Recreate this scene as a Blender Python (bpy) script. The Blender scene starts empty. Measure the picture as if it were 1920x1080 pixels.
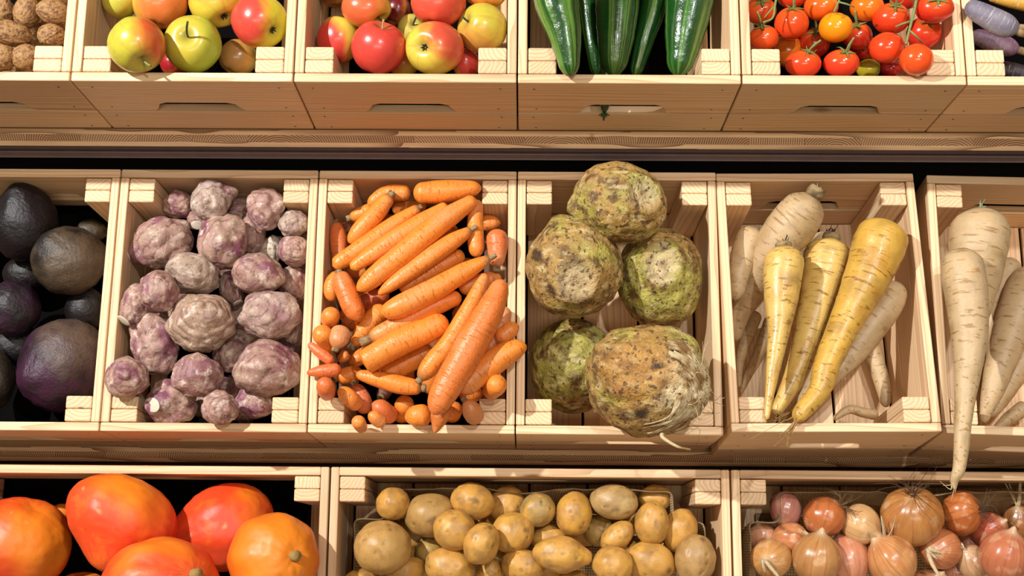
import bpy, bmesh, math
import numpy as np
from mathutils import Vector, Matrix

SC = bpy.context.scene
COL = SC.collection
PI = math.pi
ZO = 1.75                                   # eye height above the shop floor

# ------------------------------------------------------------------ camera
F_PX = 2396.0
def make_camera():
    pitch, yaw, roll = math.radians(24), -0.01072, 0.00189
    cp, sp, cy, sy = math.cos(pitch), math.sin(pitch), math.cos(yaw), math.sin(yaw)
    F = np.array([sy*cp, cy*cp, -sp]); R = np.array([cy, -sy, 0.0]); U = np.cross(R, F)
    R2 = math.cos(roll)*R + math.sin(roll)*U
    U2 = -math.sin(roll)*R + math.cos(roll)*U
    return R2, U2, F
CR, CU, CF = make_camera()
EYE = np.array([0, 0, ZO])
cam = bpy.data.cameras.new('camera'); cam.sensor_width = 36; cam.lens = F_PX/1920*36
cam.clip_start = 0.05
co = bpy.data.objects.new('camera', cam); COL.objects.link(co)
co.matrix_world = Matrix([[CR[0], CU[0], -CF[0], 0], [CR[1], CU[1], -CF[1], 0], [CR[2], CU[2], -CF[2], ZO], [0, 0, 0, 1]])
SC.camera = co
def ray(x, y):
    return CF + (x-960)/F_PX*CR - (y-540)/F_PX*CU

# ------------------------------------------------------------------ numpy noise
def _h(i, j, k, s):
    n = (i*374761393 + j*668265263 + k*2147483647 + s*1274126177) & 0xFFFFFFFF
    n = ((n ^ (n >> 13))*1274126177) & 0xFFFFFFFF
    n = ((n ^ (n >> 16))*2246822519) & 0xFFFFFFFF
    return ((n ^ (n >> 15)) & 0xFFFFFF)/float(0xFFFFFF)
def vnoise(p, seed=0):
    p = np.asarray(p, float); b = np.floor(p).astype(np.int64); f = p-b; f = f*f*f*(f*(f*6-15)+10)
    r = 0
    for dx in (0, 1):
        wx = f[:, 0] if dx else 1-f[:, 0]
        for dy in (0, 1):
            wy = f[:, 1] if dy else 1-f[:, 1]
            for dz in (0, 1):
                wz = f[:, 2] if dz else 1-f[:, 2]
                r = r + wx*wy*wz*_h(b[:, 0]+dx, b[:, 1]+dy, b[:, 2]+dz, seed)
    return r*2-1
def fbm(p, sc, octv=3, seed=0):
    a, r, t = 1.0, 0, 0
    for o in range(octv):
        r = r + a*vnoise(np.asarray(p)*sc*(2**o)+o*17.3, seed+o*7); t += a; a *= .5
    return r/t
def sstep(a, b, x):
    t = np.clip((x-a)/(b-a), 0, 1); return t*t*(3-2*t)
def lin(hexs):
    c = [int(hexs[i:i+2], 16)/255 for i in (0, 2, 4)]
    return np.array([v/12.92 if v <= .04045 else ((v+.055)/1.055)**2.4 for v in c])
def mixc(a, b, t):
    return a*(1-t[:, None]) + b*t[:, None]
def unit(v):
    v = np.asarray(v, float); return v/max(1e-9, np.linalg.norm(v))

# ------------------------------------------------------------------ mesh helpers
def mesh_from(name, V, quads, tris=None, attrs=None, smooth=True):
    me = bpy.data.meshes.new(name)
    V = np.asarray(V, np.float32)
    me.vertices.add(len(V)); me.vertices.foreach_set('co', V.ravel())
    q = np.asarray(quads, np.int32).reshape(-1, 4); t = np.asarray(tris if tris is not None else [], np.int32).reshape(-1, 3)
    me.loops.add(q.size+t.size); me.loops.foreach_set('vertex_index', np.concatenate([q.ravel(), t.ravel()]))
    me.polygons.add(len(q)+len(t))
    me.polygons.foreach_set('loop_start', np.concatenate([np.arange(len(q))*4, q.size+np.arange(len(t))*3]).astype(np.int32))
    me.polygons.foreach_set('use_smooth', np.full(len(q)+len(t), smooth))
    for k, a in (attrs or {}).items():
        a = np.asarray(a, np.float32)
        if k == 'Col':
            at = me.color_attributes.new('Col', 'FLOAT_COLOR', 'POINT')
            at.data.foreach_set('color', np.hstack([np.clip(a, 0, 1), np.ones((len(a), 1))]).astype(np.float32).ravel())
        elif a.ndim == 2:
            me.attributes.new(k, 'FLOAT_VECTOR', 'POINT').data.foreach_set('vector', a.ravel())
        else:
            me.attributes.new(k, 'FLOAT', 'POINT').data.foreach_set('value', a)
    me.update(calc_edges=True); me.validate()
    return me
def link(name, me, mat=None, parent=None, loc=None, mw=None):
    o = bpy.data.objects.new(name, me); COL.objects.link(o)
    if mat is not None and me is not None and len(me.materials) == 0: me.materials.append(mat)
    if mw is not None: o.matrix_local = mw
    elif loc is not None: o.location = loc
    if parent is not None: o.parent = parent
    return o
def tag(o, label, cat, group=None, kind=None):
    if label: o['label'] = label
    if cat: o['category'] = cat
    if group: o['group'] = group
    if kind: o['kind'] = kind
    return o
_grid = {}
def sgrid(nu, nv):
    if (nu, nv) in _grid: return _grid[(nu, nv)]
    th = PI*(np.arange(1, nv)/nv); ph = 2*PI*np.arange(nu)/nu
    T, P = np.meshgrid(th, ph, indexing='ij'); T = T.ravel(); P = P.ravel()
    T = np.concatenate([T, [0, PI]]); P = np.concatenate([P, [0, 0]])
    n = np.stack([np.sin(T)*np.cos(P), np.sin(T)*np.sin(P), np.cos(T)], 1)
    q, tr = [], []
    for i in range(nv-2):
        for j in range(nu):
            a = i*nu+j; b = i*nu+(j+1) % nu; q.append((a, a+nu, b+nu, b))
    N = (nv-1)*nu
    for j in range(nu):
        b = (j+1) % nu
        tr.append((N, j, b)); tr.append((N+1, (nv-2)*nu+b, (nv-2)*nu+j))
    _grid[(nu, nv)] = (n, T, P, np.array(q), np.array(tr)); return _grid[(nu, nv)]
def catmull(P, n):
    P = np.asarray(P, float); m = len(P)
    if m == 2: t = np.linspace(0, 1, n)[:, None]; return P[0]*(1-t)+P[1]*t
    E = np.vstack([2*P[0]-P[1], P, 2*P[-1]-P[-2]]); out = []
    for s in np.linspace(0, m-1, n):
        i = min(int(s), m-2); t = s-i; a, b, c, d = E[i], E[i+1], E[i+2], E[i+3]
        out.append(.5*((2*b)+(-a+c)*t+(2*a-5*b+4*c-d)*t*t+(-a+3*b-3*c+d)*t**3))
    return np.array(out)
def tube(P, R, seg=8, sq=1.0, seed_dir=(0, 0, 1)):
    """closed tube through points P with radii R; returns verts, quads, tris, s (arc length), phi"""
    P = np.asarray(P, float); R = np.asarray(R, float); n = len(P)
    T = np.gradient(P, axis=0); T /= np.maximum(1e-9, np.linalg.norm(T, axis=1))[:, None]
    a = np.cross(T[0], seed_dir)
    if np.linalg.norm(a) < .1: a = np.cross(T[0], (1, 0, 0))
    a = unit(a); ph = 2*PI*np.arange(seg)/seg; V = []
    for i in range(n):
        a = unit(a-T[i]*np.dot(a, T[i])); b = np.cross(T[i], a)
        V.append(P[i]+R[i]*(np.cos(ph)[:, None]*a+sq*np.sin(ph)[:, None]*b))
    V = np.vstack(V+[P[:1], P[-1:]]); q, tr = [], []
    for i in range(n-1):
        for j in range(seg):
            k = (j+1) % seg; q.append((i*seg+j, i*seg+k, (i+1)*seg+k, (i+1)*seg+j))
    N = n*seg
    for j in range(seg):
        k = (j+1) % seg; tr.append((N, k, j)); tr.append((N+1, (n-1)*seg+j, (n-1)*seg+k))
    s = np.concatenate([[0], np.cumsum(np.linalg.norm(np.diff(P, axis=0), axis=1))])
    S = np.concatenate([np.repeat(s, seg), [0, s[-1]]]); PH = np.concatenate([np.tile(ph, n), [0, 0]])
    return V, np.array(q), np.array(tr), S, PH
def merge(lst):
    V, Q, T, S, H = [], [], [], [], []; o = 0
    for v, q, t, s, h in lst:
        V.append(v); Q.append(np.asarray(q).reshape(-1, 4)+o); T.append(np.asarray(t).reshape(-1, 3)+o); S.append(s); H.append(h); o += len(v)
    return np.vstack(V), np.vstack(Q), np.vstack(T), np.concatenate(S), np.concatenate(H)

# ------------------------------------------------------------------ materials
class NT:
    def __init__(self, name):
        self.m = bpy.data.materials.new(name); self.m.use_nodes = True
        self.t = self.m.node_tree; self.b = self.t.nodes['Principled BSDF']
    def n(self, typ, **kw):
        o = self.t.nodes.new(typ)
        for k, v in kw.items():
            if hasattr(o, k) and k not in ('Scale',): setattr(o, k, v)
            else: o.inputs[k].default_value = v
        return o
    def l(self, a, b): self.t.links.new(a, b)
    def put(self, sock, v):
        if isinstance(v, bpy.types.NodeSocket): self.l(v, sock)
        else: sock.default_value = v
    def math(self, op, a, b=0.0, c=0.0):
        o = self.n('ShaderNodeMath', operation=op)
        for i, v in enumerate((a, b, c)): self.put(o.inputs[i], v)
        return o.outputs[0]
    def vmath(self, op, a, b):
        o = self.n('ShaderNodeVectorMath', operation=op); self.put(o.inputs[0], a); self.put(o.inputs[1], b); return o.outputs[0]
    def mix(self, f, a, b, mode='MIX'):
        o = self.n('ShaderNodeMix', data_type='RGBA', blend_type=mode)
        self.put(o.inputs[0], f)
        for i, v in ((6, a), (7, b)):
            if not isinstance(v, bpy.types.NodeSocket): v = tuple(v)+(1,) if len(v) == 3 else v
            self.put(o.inputs[i], v)
        return o.outputs[2]
    def noise(self, vec, scale, detail=3, rough=.55, dist=0):
        o = self.n('ShaderNodeTexNoise'); self.put(o.inputs['Vector'], vec)
        o.inputs['Scale'].default_value = scale; o.inputs['Detail'].default_value = detail
        o.inputs['Roughness'].default_value = rough; o.inputs['Distortion'].default_value = dist
        return o.outputs['Fac']
    def ramp(self, v, lo, hi, a=0.0, b=1.0):
        o = self.n('ShaderNodeMapRange'); o.interpolation_type = 'SMOOTHSTEP'
        self.put(o.inputs[0], v)
        for i, x in ((1, lo), (2, hi), (3, a), (4, b)): o.inputs[i].default_value = x
        return o.outputs[0]
    def attr(self, name, typ='GEOMETRY'):
        return self.n('ShaderNodeAttribute', attribute_name=name, attribute_type=typ)
    def bump(self, h, strength, dist=.002):
        o = self.n('ShaderNodeBump'); o.inputs['Strength'].default_value = strength; o.inputs['Distance'].default_value = dist
        self.l(h, o.inputs['Height']); self.l(o.outputs[0], self.b.inputs['Normal']); return o
def plain(name, col, rough=.6, metal=0):
    m = NT(name); m.b.inputs['Base Color'].default_value = tuple(col)+(1,); m.b.inputs['Roughness'].default_value = rough
    m.b.inputs['Metallic'].default_value = metal
    tc = m.n('ShaderNodeTexCoord'); nz = m.noise(tc.outputs['Object'], 40, 4)
    m.l(m.mix(nz, np.array(col)*.8, np.clip(np.array(col)*1.2, 0, 1)), m.b.inputs['Base Color'])
    m.bump(nz, .1); return m.m

def wood(name, early, late, ply=False, tint=.12, knots=True):
    m = NT(name); tc = m.n('ShaderNodeTexCoord').outputs['Object']
    oi = m.n('ShaderNodeObjectInfo'); rnd = oi.outputs['Random']
    sx = m.n('ShaderNodeSeparateXYZ'); m.l(tc, sx.inputs[0]); X, Y, Z = sx.outputs
    r2 = m.math('FRACT', m.math('MULTIPLY', rnd, 37.7)); r3 = m.math('FRACT', m.math('MULTIPLY', rnd, 91.3))
    if ply:                               # three-layer panel: long grain outside, end-grain blocks in the middle
        pc = m.math('FLOOR', m.math('DIVIDE', X, .083))
        wn = m.n('ShaderNodeTexWhiteNoise', noise_dimensions='1D'); m.l(pc, wn.inputs['W'])
        ws = m.n('ShaderNodeSeparateColor'); m.l(wn.outputs['Color'], ws.inputs[0])
        xl = m.math('SUBTRACT', X, m.math('MULTIPLY', pc, .083))
        px = m.math('MULTIPLY_ADD', ws.outputs[0], .16, -.04); pz = m.math('MULTIPLY_ADD', ws.outputs[1], .06, -.05)
        dx = m.math('SUBTRACT', xl, px); dz = m.math('SUBTRACT', Z, pz)
        dm = m.math('SQRT', m.math('ADD', m.math('MULTIPLY', dx, dx), m.math('MULTIPLY', dz, dz)))
    # long grain: rings about a pith line parallel to X
    cv = m.n('ShaderNodeCombineXYZ'); m.l(m.math('MULTIPLY', X, .12), cv.inputs[0]); m.l(Y, cv.inputs[1]); m.l(Z, cv.inputs[2])
    off = m.n('ShaderNodeCombineXYZ'); m.l(m.math('MULTIPLY', rnd, 7.0), off.inputs[0]); m.l(m.math('MULTIPLY', r2, 5.0), off.inputs[1])
    wp = m.noise(m.vmath('ADD', cv.outputs[0], off.outputs[0]), 14, 3, .5)
    wob = m.math('MULTIPLY_ADD', wp, .044, -.022)
    dy = m.math('ADD', m.math('SUBTRACT', Y, m.math('MULTIPLY_ADD', r2, .10, -.05)), wob)
    dz2 = m.math('SUBTRACT', Z, m.math('MULTIPLY_ADD', r3, .05, .022 if ply else .004))
    d = m.math('SQRT', m.math('ADD', m.math('MULTIPLY', dy, dy), m.math('MULTIPLY', dz2, dz2)))
    ring = m.math('FRACT', m.math('DIVIDE', d, .0056))
    g = m.math('POWER', ring, 2.6)
    if ply:
        gm = m.math('POWER', m.math('FRACT', m.math('DIVIDE', dm, .0034)), 1.8)
        mid = m.math('LESS_THAN', m.math('ABSOLUTE', Z), .0056)
        tmid = m.math('MULTIPLY_ADD', ws.outputs[2], .5, .35)
        g = m.math('ADD', m.math('MULTIPLY', g, m.math('SUBTRACT', 1.0, mid)), m.math('MULTIPLY', m.math('ADD', m.math('MULTIPLY', gm, 1.1), m.math('MULTIPLY', tmid, .5)), mid))
    fib = m.noise(m.vmath('MULTIPLY', tc, (12, 420, 420)), 1, 3, .6)
    col = m.mix(m.math('MULTIPLY', g, .85 if ply else .52), early, late)
    col = m.mix(m.ramp(fib, .3, .75, 0, .22), col, late)
    if knots:
        kv = m.n('ShaderNodeTexVoronoi'); m.l(m.vmath('ADD', m.vmath('MULTIPLY', tc, (5, 16, 16)), off.outputs[0]), kv.inputs['Vector'])
        kv.inputs['Scale'].default_value = 1
        ks = m.n('ShaderNodeSeparateColor'); m.l(kv.outputs['Color'], ks.inputs[0])
        kk = m.math('MULTIPLY', m.ramp(kv.outputs['Distance'], .05, .12, 1, 0), m.math('GREATER_THAN', ks.outputs[0], .80))
        col = m.mix(m.math('MULTIPLY', kk, .8), col, lin('7A4422'))
    pk = m.mix(r3, (1.0, 1.0, 1.0), (1.03, .95, .91)); col = m.mix(.8, col, pk, 'MULTIPLY')
    hs = m.n('ShaderNodeHueSaturation'); m.l(col, hs.inputs['Color']); m.l(m.math('MULTIPLY_ADD', r2, tint*2, 1-tint), hs.inputs['Value'])
    m.l(hs.outputs[0], m.b.inputs['Base Color']); m.b.inputs['Roughness'].default_value = .55
    m.b.inputs['Specular IOR Level'].default_value = .3
    m.bump(m.math('ADD', g, fib), .12, .001); return m.m

FAC = None
def produce(name, rough=.45, var=.18, vs=70, bump=.2, bs=220, bd=.0015, spots=None, spots2=None, streak=None, coat=0, spec=.5, sss=0):
    """vertex colour 'Col' plus fine procedural skin detail; 'tc' = (cos, sin, length) for streaks and rings"""
    m = NT(name); tc = m.n('ShaderNodeTexCoord').outputs['Object']
    oi = m.n('ShaderNodeObjectInfo'); p = m.vmath('ADD', tc, oi.outputs['Location'])
    col = m.attr('Col').outputs['Color']
    n1 = m.noise(p, vs, 4, .6); col = m.mix(1.0, col, m.mix(n1, ((1-var*2)*.93,)*3, ((1+var*1.2)*.93,)*3), 'MULTIPLY')
    h = m.noise(p, bs, 3, .6)
    if streak:
        sc, lo, hi, amt, c, hb = streak
        t = m.vmath('MULTIPLY', m.attr('tc').outputs['Vector'], sc); t = m.vmath('ADD', t, oi.outputs['Location'])
        s = m.ramp(m.noise(t, 1, 3, .6), lo, hi); col = m.mix(m.math('MULTIPLY', s, amt), col, c)
        h = m.math('ADD', h, m.math('MULTIPLY', s, hb))
    for sp in (spots, spots2):
        if sp:
            sc, lo, hi, amt, c = sp
            s = m.ramp(m.noise(p, sc, 4, .62), lo, hi); col = m.mix(m.math('MULTIPLY', s, amt), col, c)
    m.l(col, m.b.inputs['Base Color']); m.b.inputs['Roughness'].default_value = rough
    m.b.inputs['Specular IOR Level'].default_value = spec; m.b.inputs['Coat Weight'].default_value = coat; m.b.inputs['Coat Roughness'].default_value = .15
    if sss:
        m.b.inputs['Subsurface Weight'].default_value = sss; m.b.inputs['Subsurface Radius'].default_value = (.01, .004, .002); m.b.inputs['Subsurface Scale'].default_value = .5
    m.bump(h, bump, bd); return m.m

M = {}
M['pine'] = wood('pine wood', lin('E8CCA4'), lin('AC7642'))
M['ply'] = wood('three layer pine', lin('E6C89E'), lin('6A3E1E'), ply=True, knots=False)
M['nail'] = plain('nail', (.03, .02, .015), .5)
M['black'] = plain('black metal', (.008, .0075, .008), .85)
M['fascia'] = plain('dark grey metal', (.16, .11, .108), .5)
M['tray'] = plain('matt black shade tray', (.0035, .003, .003), .95); M['tray'].node_tree.nodes['Principled BSDF'].inputs['Specular IOR Level'].default_value = .04  # black that stands in for shade inside the crates
M['wall'] = plain('dark wall', (.03, .028, .028), .8)
M['floor'] = plain('shop floor', (.42, .36, .30), .5)
M['carrot'] = produce('carrot skin', .36, .10, 60, .5, 260, .0016, streak=((.9, .9, 300), .58, .70, .55, lin('B05A1E'), -1.2), spots=(150, .60, .72, .4, lin('D9A068')), sss=0)
M['stub'] = produce('carrot crown', .8, .3, 260, .5, 500)
M['tuber'] = produce('tuber skin', .5, .24, 90, .6, 260, .002, spots=(200, .58, .70, .7, lin('5A3830')), spots2=(70, .52, .68, .6, lin('E2D0BE')))
M['celeriac'] = produce('celeriac skin', .6, .3, 60, .9, 170, .004, spots=(125, .57, .61, .85, lin('4A2E14')), spots2=(240, .60, .72, .4, lin('E2D29A')))
M['root'] = produce('pale root', .65, .2, 120, .4, 400)
M['parsnip'] = produce('parsnip skin', .5, .14, 60, .35, 240, .0015, streak=((1.1, 1.1, 210), .57, .68, .75, lin('8A6230'), -.9), spots=(60, .55, .72, .35, lin('B98E4A')))
M['parsnipwet'] = produce('moist parsnip skin', .38, .14, 60, .35, 240, .0015, streak=((1.1, 1.1, 210), .57, .68, .85, lin('855418'), -.9), spots=(50, .55, .72, .45, lin('B87E2A')), coat=.10)
M['beet'] = produce('beet skin', .5, .3, 60, .7, 220, .002, spots=(120, .55, .7, .6, lin('120C0A')))
M['apple'] = produce('apple skin', .28, .08, 120, .05, 400, .0006, streak=((5, 5, .5), .52, .72, .22, lin('C23A22'), 0), spots=(420, .66, .72, .35, lin('E8DC98')), coat=.15)
M['green_apple'] = produce('green apple skin', .28, .06, 120, .05, 400, .0006, spots=(420, .66, .72, .4, lin('E0E8A0')), coat=.15)
M['stalk'] = produce('dry stalk', .8, .3, 300, .4, 600)
M['tomato'] = produce('tomato skin', .16, .04, 60, .02, 300, .0004, coat=.3, sss=0)
M['sepal'] = produce('tomato stalk', .6, .2, 300, .3, 700)
M['cucumber'] = produce('cucumber skin', .25, .2, 90, .5, 160, .0015, streak=((3.2, 3.2, 3), .50, .68, .55, lin('7FA545'), -.5), coat=.3)
M['walnut'] = produce('walnut shell', .6, .2, 160, .9, 330, .0022, spots=(240, .55, .68, .6, lin('6E4726')))
M['purple'] = produce('purple carrot skin', .55, .15, 90, .4, 300, .0015, streak=((.6, .6, 330), .55, .7, .4, lin('CFC6C6'), -.6))
M['potato'] = produce('potato skin', .42, .16, 55, .3, 320, .001, spots=(330, .64, .71, .7, lin('5E4020')), spots2=(45, .50, .66, .6, lin('94703E')))
M['onion'] = produce('onion skin', .28, .12, 60, .15, 200, .0008, streak=((9, 9, .35), .50, .70, .45, lin('8A4A22'), -.4), coat=.1)
M['husk'] = produce('dry husk', .7, .25, 200, .5, 400)
M['pumpkin'] = produce('pumpkin skin', .46, .08, 40, .25, 130, .0015, spots=(210, .70, .76, .4, lin('F0A860')), spots2=(26, .54, .68, .25, lin('E8831E')))
M['cut'] = produce('cut flesh', .6, .08, 200, .2, 400)
def burlap():
    m = NT('burlap weave'); a = m.attr('tc').outputs['Vector']
    sx = m.n('ShaderNodeSeparateXYZ'); m.l(a, sx.inputs[0])
    wv = m.math('MULTIPLY', m.math('ABSOLUTE', m.math('SINE', m.math('MULTIPLY', sx.outputs[0], PI/.0042))), m.math('ABSOLUTE', m.math('SINE', m.math('MULTIPLY', sx.outputs[1], PI/.0042))))
    m.l(m.mix(m.ramp(wv, .0, .45), lin('7C6646'), lin('C4AC84')), m.b.inputs['Base Color']); m.b.inputs['Roughness'].default_value = .9
    m.bump(wv, .8, .002); return m.m
M['burlap'] = burlap()
# ------------------------------------------------------------------ crates
H, L, WT, FT = .185, .400, .0125, .013      # height, front-to-back, side and front board thickness
def bm_mesh(bm, name, mats, smooth=False):
    bmesh.ops.recalc_face_normals(bm, faces=bm.faces)
    me = bpy.data.meshes.new(name); bm.to_mesh(me); bm.free()
    for m in mats: me.materials.append(m)
    return me
def board_mesh(name, lx, ly, tz, mat, notch=False, nails=False, bev=.0018):
    bm = bmesh.new(); x, y = lx/2, ly/2
    pts = [(-x, -y)]
    if notch:
        nb, nt, nh = .066, .047, .031
        prof = [(-nb, 0), (-nb+.006, .006), (-nt-.006, .026), (-nt, nh-.002), (-nt+.005, nh), (nt-.005, nh), (nt, nh-.002), (nt+.006, .026), (nb-.006, .006), (nb, 0)]
        pts += [(a, -y+b) for a, b in prof]
    pts += [(x, -y), (x, y), (-x, y)]
    vs = [bm.verts.new((a, b, -tz/2)) for a, b in pts]; f = bm.faces.new(vs)
    r = bmesh.ops.extrude_face_region(bm, geom=[f])
    for v in r['geom']:
        if isinstance(v, bmesh.types.BMVert): v.co.z += tz
    bmesh.ops.recalc_face_normals(bm, faces=bm.faces)
    es = [e for e in bm.edges if len(e.link_faces) == 2 and e.calc_face_angle(0) > 1.0]
    bmesh.ops.bevel(bm, geom=es, offset=bev, segments=2, affect='EDGES', profile=.5)
    if nails:
        for sx in (-1, 1):
            for k in (0, 1):
                cx = sx*(x-.022-(.004 if k else 0)); cy = y-.022 if k == 0 else -y+.016
                if ly < .08: cy = y-.014 if k == 0 else -y+.012
                n = 8; ring = [bm.verts.new((cx+.0016*math.cos(2*PI*i/n), cy+.0016*math.sin(2*PI*i/n), tz/2+.0004)) for i in range(n)]
                f = bm.faces.new(ring); f.material_index = 1
    return bm_mesh(bm, name, [mat, M['nail']])
UP, LO = .112, .069                          # upper and lower wall board heights
_bm = {}
def bmesh_for(kind, lx, ly, tz, **kw):
    k = (kind, round(lx, 4), round(ly, 4), round(tz, 4))
    if k not in _bm: _bm[k] = board_mesh(kind, lx, ly, tz, M['pine'], **kw)
    return _bm[k]
def axes(X, Y, Z, loc):
    return Matrix([[X[0], Y[0], Z[0], loc[0]], [X[1], Y[1], Z[1], loc[1]], [X[2], Y[2], Z[2], loc[2]], [0, 0, 0, 1]])
class Crate:
    """local frame: u across, v from the front rim to the back, w out of the floor; rim at w = 0"""
    def __init__(s, x, y, z, tilt, yaw=0, W=.300, front=True, through=False, label='', u0=0.0, group='wooden crates'):
        ct, st = math.cos(tilt), math.sin(tilt)
        s.X = np.array([math.cos(yaw), math.sin(yaw), 0]); s.B = np.array([-math.sin(yaw)*ct, math.cos(yaw)*ct, st]); s.N = np.cross(s.X, s.B)
        s.o = np.array([x, y, z+ZO])+u0*s.X; s.W = W
        e = bpy.data.objects.new('wooden_crate', None); COL.objects.link(e); e.empty_display_size = .05
        e.matrix_world = Matrix([[s.X[0], s.B[0], s.N[0], s.o[0]], [s.X[1], s.B[1], s.N[1], s.o[1]], [s.X[2], s.B[2], s.N[2], s.o[2]], [0, 0, 0, 1]])
        tag(e, label, 'crate', group); s.e = e
        wl = W-2*WT if through else W
        sl, sc = (L, L/2) if through else (L-2*FT-.001, L/2)
        for hh, c in ((UP, -UP/2), (LO, -H+LO/2)):
            nm = 'upper_' if hh == UP else 'lower_'
            for fr in (0, 1):
                me = bmesh_for(nm+'end_board', wl, hh, FT, notch=hh == UP, nails=True)
                if fr == 0: mw = axes((1, 0, 0), (0, 0, 1), (0, -1, 0), (W/2, FT/2, c))
                else: mw = axes((-1, 0, 0), (0, 0, 1), (0, 1, 0), (W/2, L-FT/2, c))
                link('front_board' if fr == 0 else 'back_board', me, None, e, mw=mw)
                me = bmesh_for(nm+'side_board', sl, hh, WT)
                if fr == 0: mw = axes((0, -1, 0), (0, 0, 1), (-1, 0, 0), (WT/2, sc, c))
                else: mw = axes((0, 1, 0), (0, 0, 1), (1, 0, 0), (W-WT/2, sc, c))
                link('side_board', me, None, e, mw=mw)
        s.boxes = [((0, 0, -H), (W, FT, 0)), ((0, L-FT, -H), (W, L, 0)), ((0, 0, -H), (WT, L, 0)), ((W-WT, 0, -H), (W, L, 0)), ((-.1, -.1, -H-.1), (W+.1, L+.1, -H+.010))]
        bh, bt, bw = H-.012, .019, .0385
        for u in (WT+.001, W-WT-.001-bw):
            for v in (FT+.001, L-FT-.001-2*bt):
                for k in (0, 1):
                    me = bmesh_for('corner_batten', bh, bw, bt-.0004, bev=.0022)
                    link('corner_batten', me, None, e, mw=axes((0, 0, 1), (1, 0, 0), (0, 1, 0), (u+bw/2, v+bt*(k+.5), -.0015-bh/2)))
                s.boxes.append(((u, v, -H), (u+bw, v+2*bt, -.0015)))
        nb = 3 if W < .4 else 6; iw = (W-2*WT-.004)/nb
        for k in range(nb):
            me = bmesh_for('floor_board', L-2*FT-.002, iw-.004, .009)
            link('floor_board', me, None, e, mw=axes((0, 1, 0), (-1, 0, 0), (0, 0, 1), (WT+.002+iw*(k+.5), L/2, -H+.0055)))
        s.lo = np.array([b[0] for b in s.boxes]); s.hi = np.array([b[1] for b in s.boxes]); s.balls = []; s.skipfront = False
    def w(s, u, v, w): return s.o+u*s.X+v*s.B+w*s.N
    def loc(s, p): q = np.asarray(p)-s.o; return np.array([q@s.X, q@s.B, q@s.N])
    def hit(s, px, py, w):
        d = ray(px, py); t = ((s.o+w*s.N-EYE)@s.N)/(d@s.N); return EYE+t*d, t

def drop(cr, nodes, h, tol=.86, top=.16, deep=False):
    """rest a chain of balls [(px, py, radius px, dw)] in a crate: the lowest height at which it clears boards and what lies there"""
    w = -H+.010+h/100; best = None
    n = max(len(nodes), 2)
    while True:
        pts, rad = [], []
        for (x, y, r, dw) in nodes:
            p, t = cr.hit(x, y, w+dw); pts.append(p); rad.append(r*t/F_PX)
        pts = np.array(pts); rad = np.array(rad)
        if len(pts) > 1:
            k = max(2, int(np.linalg.norm(np.diff(pts, axis=0), axis=1).sum()/rad.mean()))
            D = catmull(np.hstack([pts, rad[:, None]]), k+1); P, R = D[:, :3], np.maximum(D[:, 3], .002)
        else: P, R = pts, rad
        best = (pts, rad)
        q = P-cr.o; lc = np.stack([q@cr.X, q@cr.B, q@cr.N], 1)
        d = np.maximum(np.maximum(cr.lo[None]-lc[:, None], lc[:, None]-cr.hi[None]), 0)
        dist = np.linalg.norm(d, axis=2); ok = not (dist < R[:, None]*1.03).any()
        if ok and cr.balls:
            A = np.array(cr.balls); dd = np.linalg.norm(P[:, None]-A[None, :, :3], axis=2)
            ok = not (dd < (R[:, None]+A[None, :, 3])*tol).any()
        if ok or w > top: break
        w += .002
        if deep and w > -H+.010+h/100+.035: return None
    for a, b in zip(P, R): cr.balls.append((*a, b))
    return best[0], best[1]

# ------------------------------------------------------------------ produce builders
SEED = [1]
def rs():
    SEED[0] += 1; return np.random.default_rng(SEED[0])
class Blob:
    """rounded body laid out in a view-facing frame; feat points the pole (stem, neck, cut) at a place on its front"""
    def __init__(s, C, rx, ry, rz, rot, feat, depth=None):
        s.C = C; d = unit(C-EYE); s.e3 = -d; s.e1 = unit(np.cross(d, CU)); s.e2 = np.cross(s.e1, d)
        c, n = math.cos(rot), math.sin(rot); s.a1 = c*s.e1-n*s.e2; s.a2 = n*s.e1+c*s.e2
        s.rx, s.ry, s.rz = rx, ry, rz
        z = s.dirv(*feat) if feat is not None else s.a1
        x = unit(np.cross(z, (.3, .9, .2))); s.A = np.stack([x, np.cross(z, x), z], 1)
    def dirv(s, dx, dy, back=False):
        """unit direction for an image offset in radii; third value < 0 turns it behind the outline"""
        q = dx*dx+dy*dy
        if q > .98: k = math.sqrt(.98/q); dx *= k; dy *= k; q = .98
        z = math.sqrt(1-q); return unit(dx*s.e1-dy*s.e2+(-z if back else z)*s.e3)
    def pos(s, d, f):
        d = np.atleast_2d(d); f = np.atleast_1d(f)[:, None]
        return f*((d@s.a1)[:, None]*s.rx*s.a1+(d@s.a2)[:, None]*s.ry*s.a2+(d@s.e3)[:, None]*s.rz*s.e3)
def ang(d, c): return np.arccos(np.clip(d@c, -1, 1))
def pole_tube(name, b, d, f, length, r0, r1, mat, parent, col, bend=(0, 0, 0), n=7, seg=8, sq=1):
    p0 = b.pos(d, f)[0]; dd = unit(d); P = [p0+dd*length*t+np.array(bend)*length*t*t for t in np.linspace(-.15, 1, n)]
    V, Q, T, S, PH = tube(P, np.linspace(r0, r1, n), seg, sq)
    tc = np.stack([np.cos(PH), np.sin(PH), S], 1); C = np.tile(lin(col) if isinstance(col, str) else col, (len(V), 1))
    return link(name, mesh_from(name, V, Q, T, {'Col': C, 'tc': tc}), mat, parent)

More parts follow.
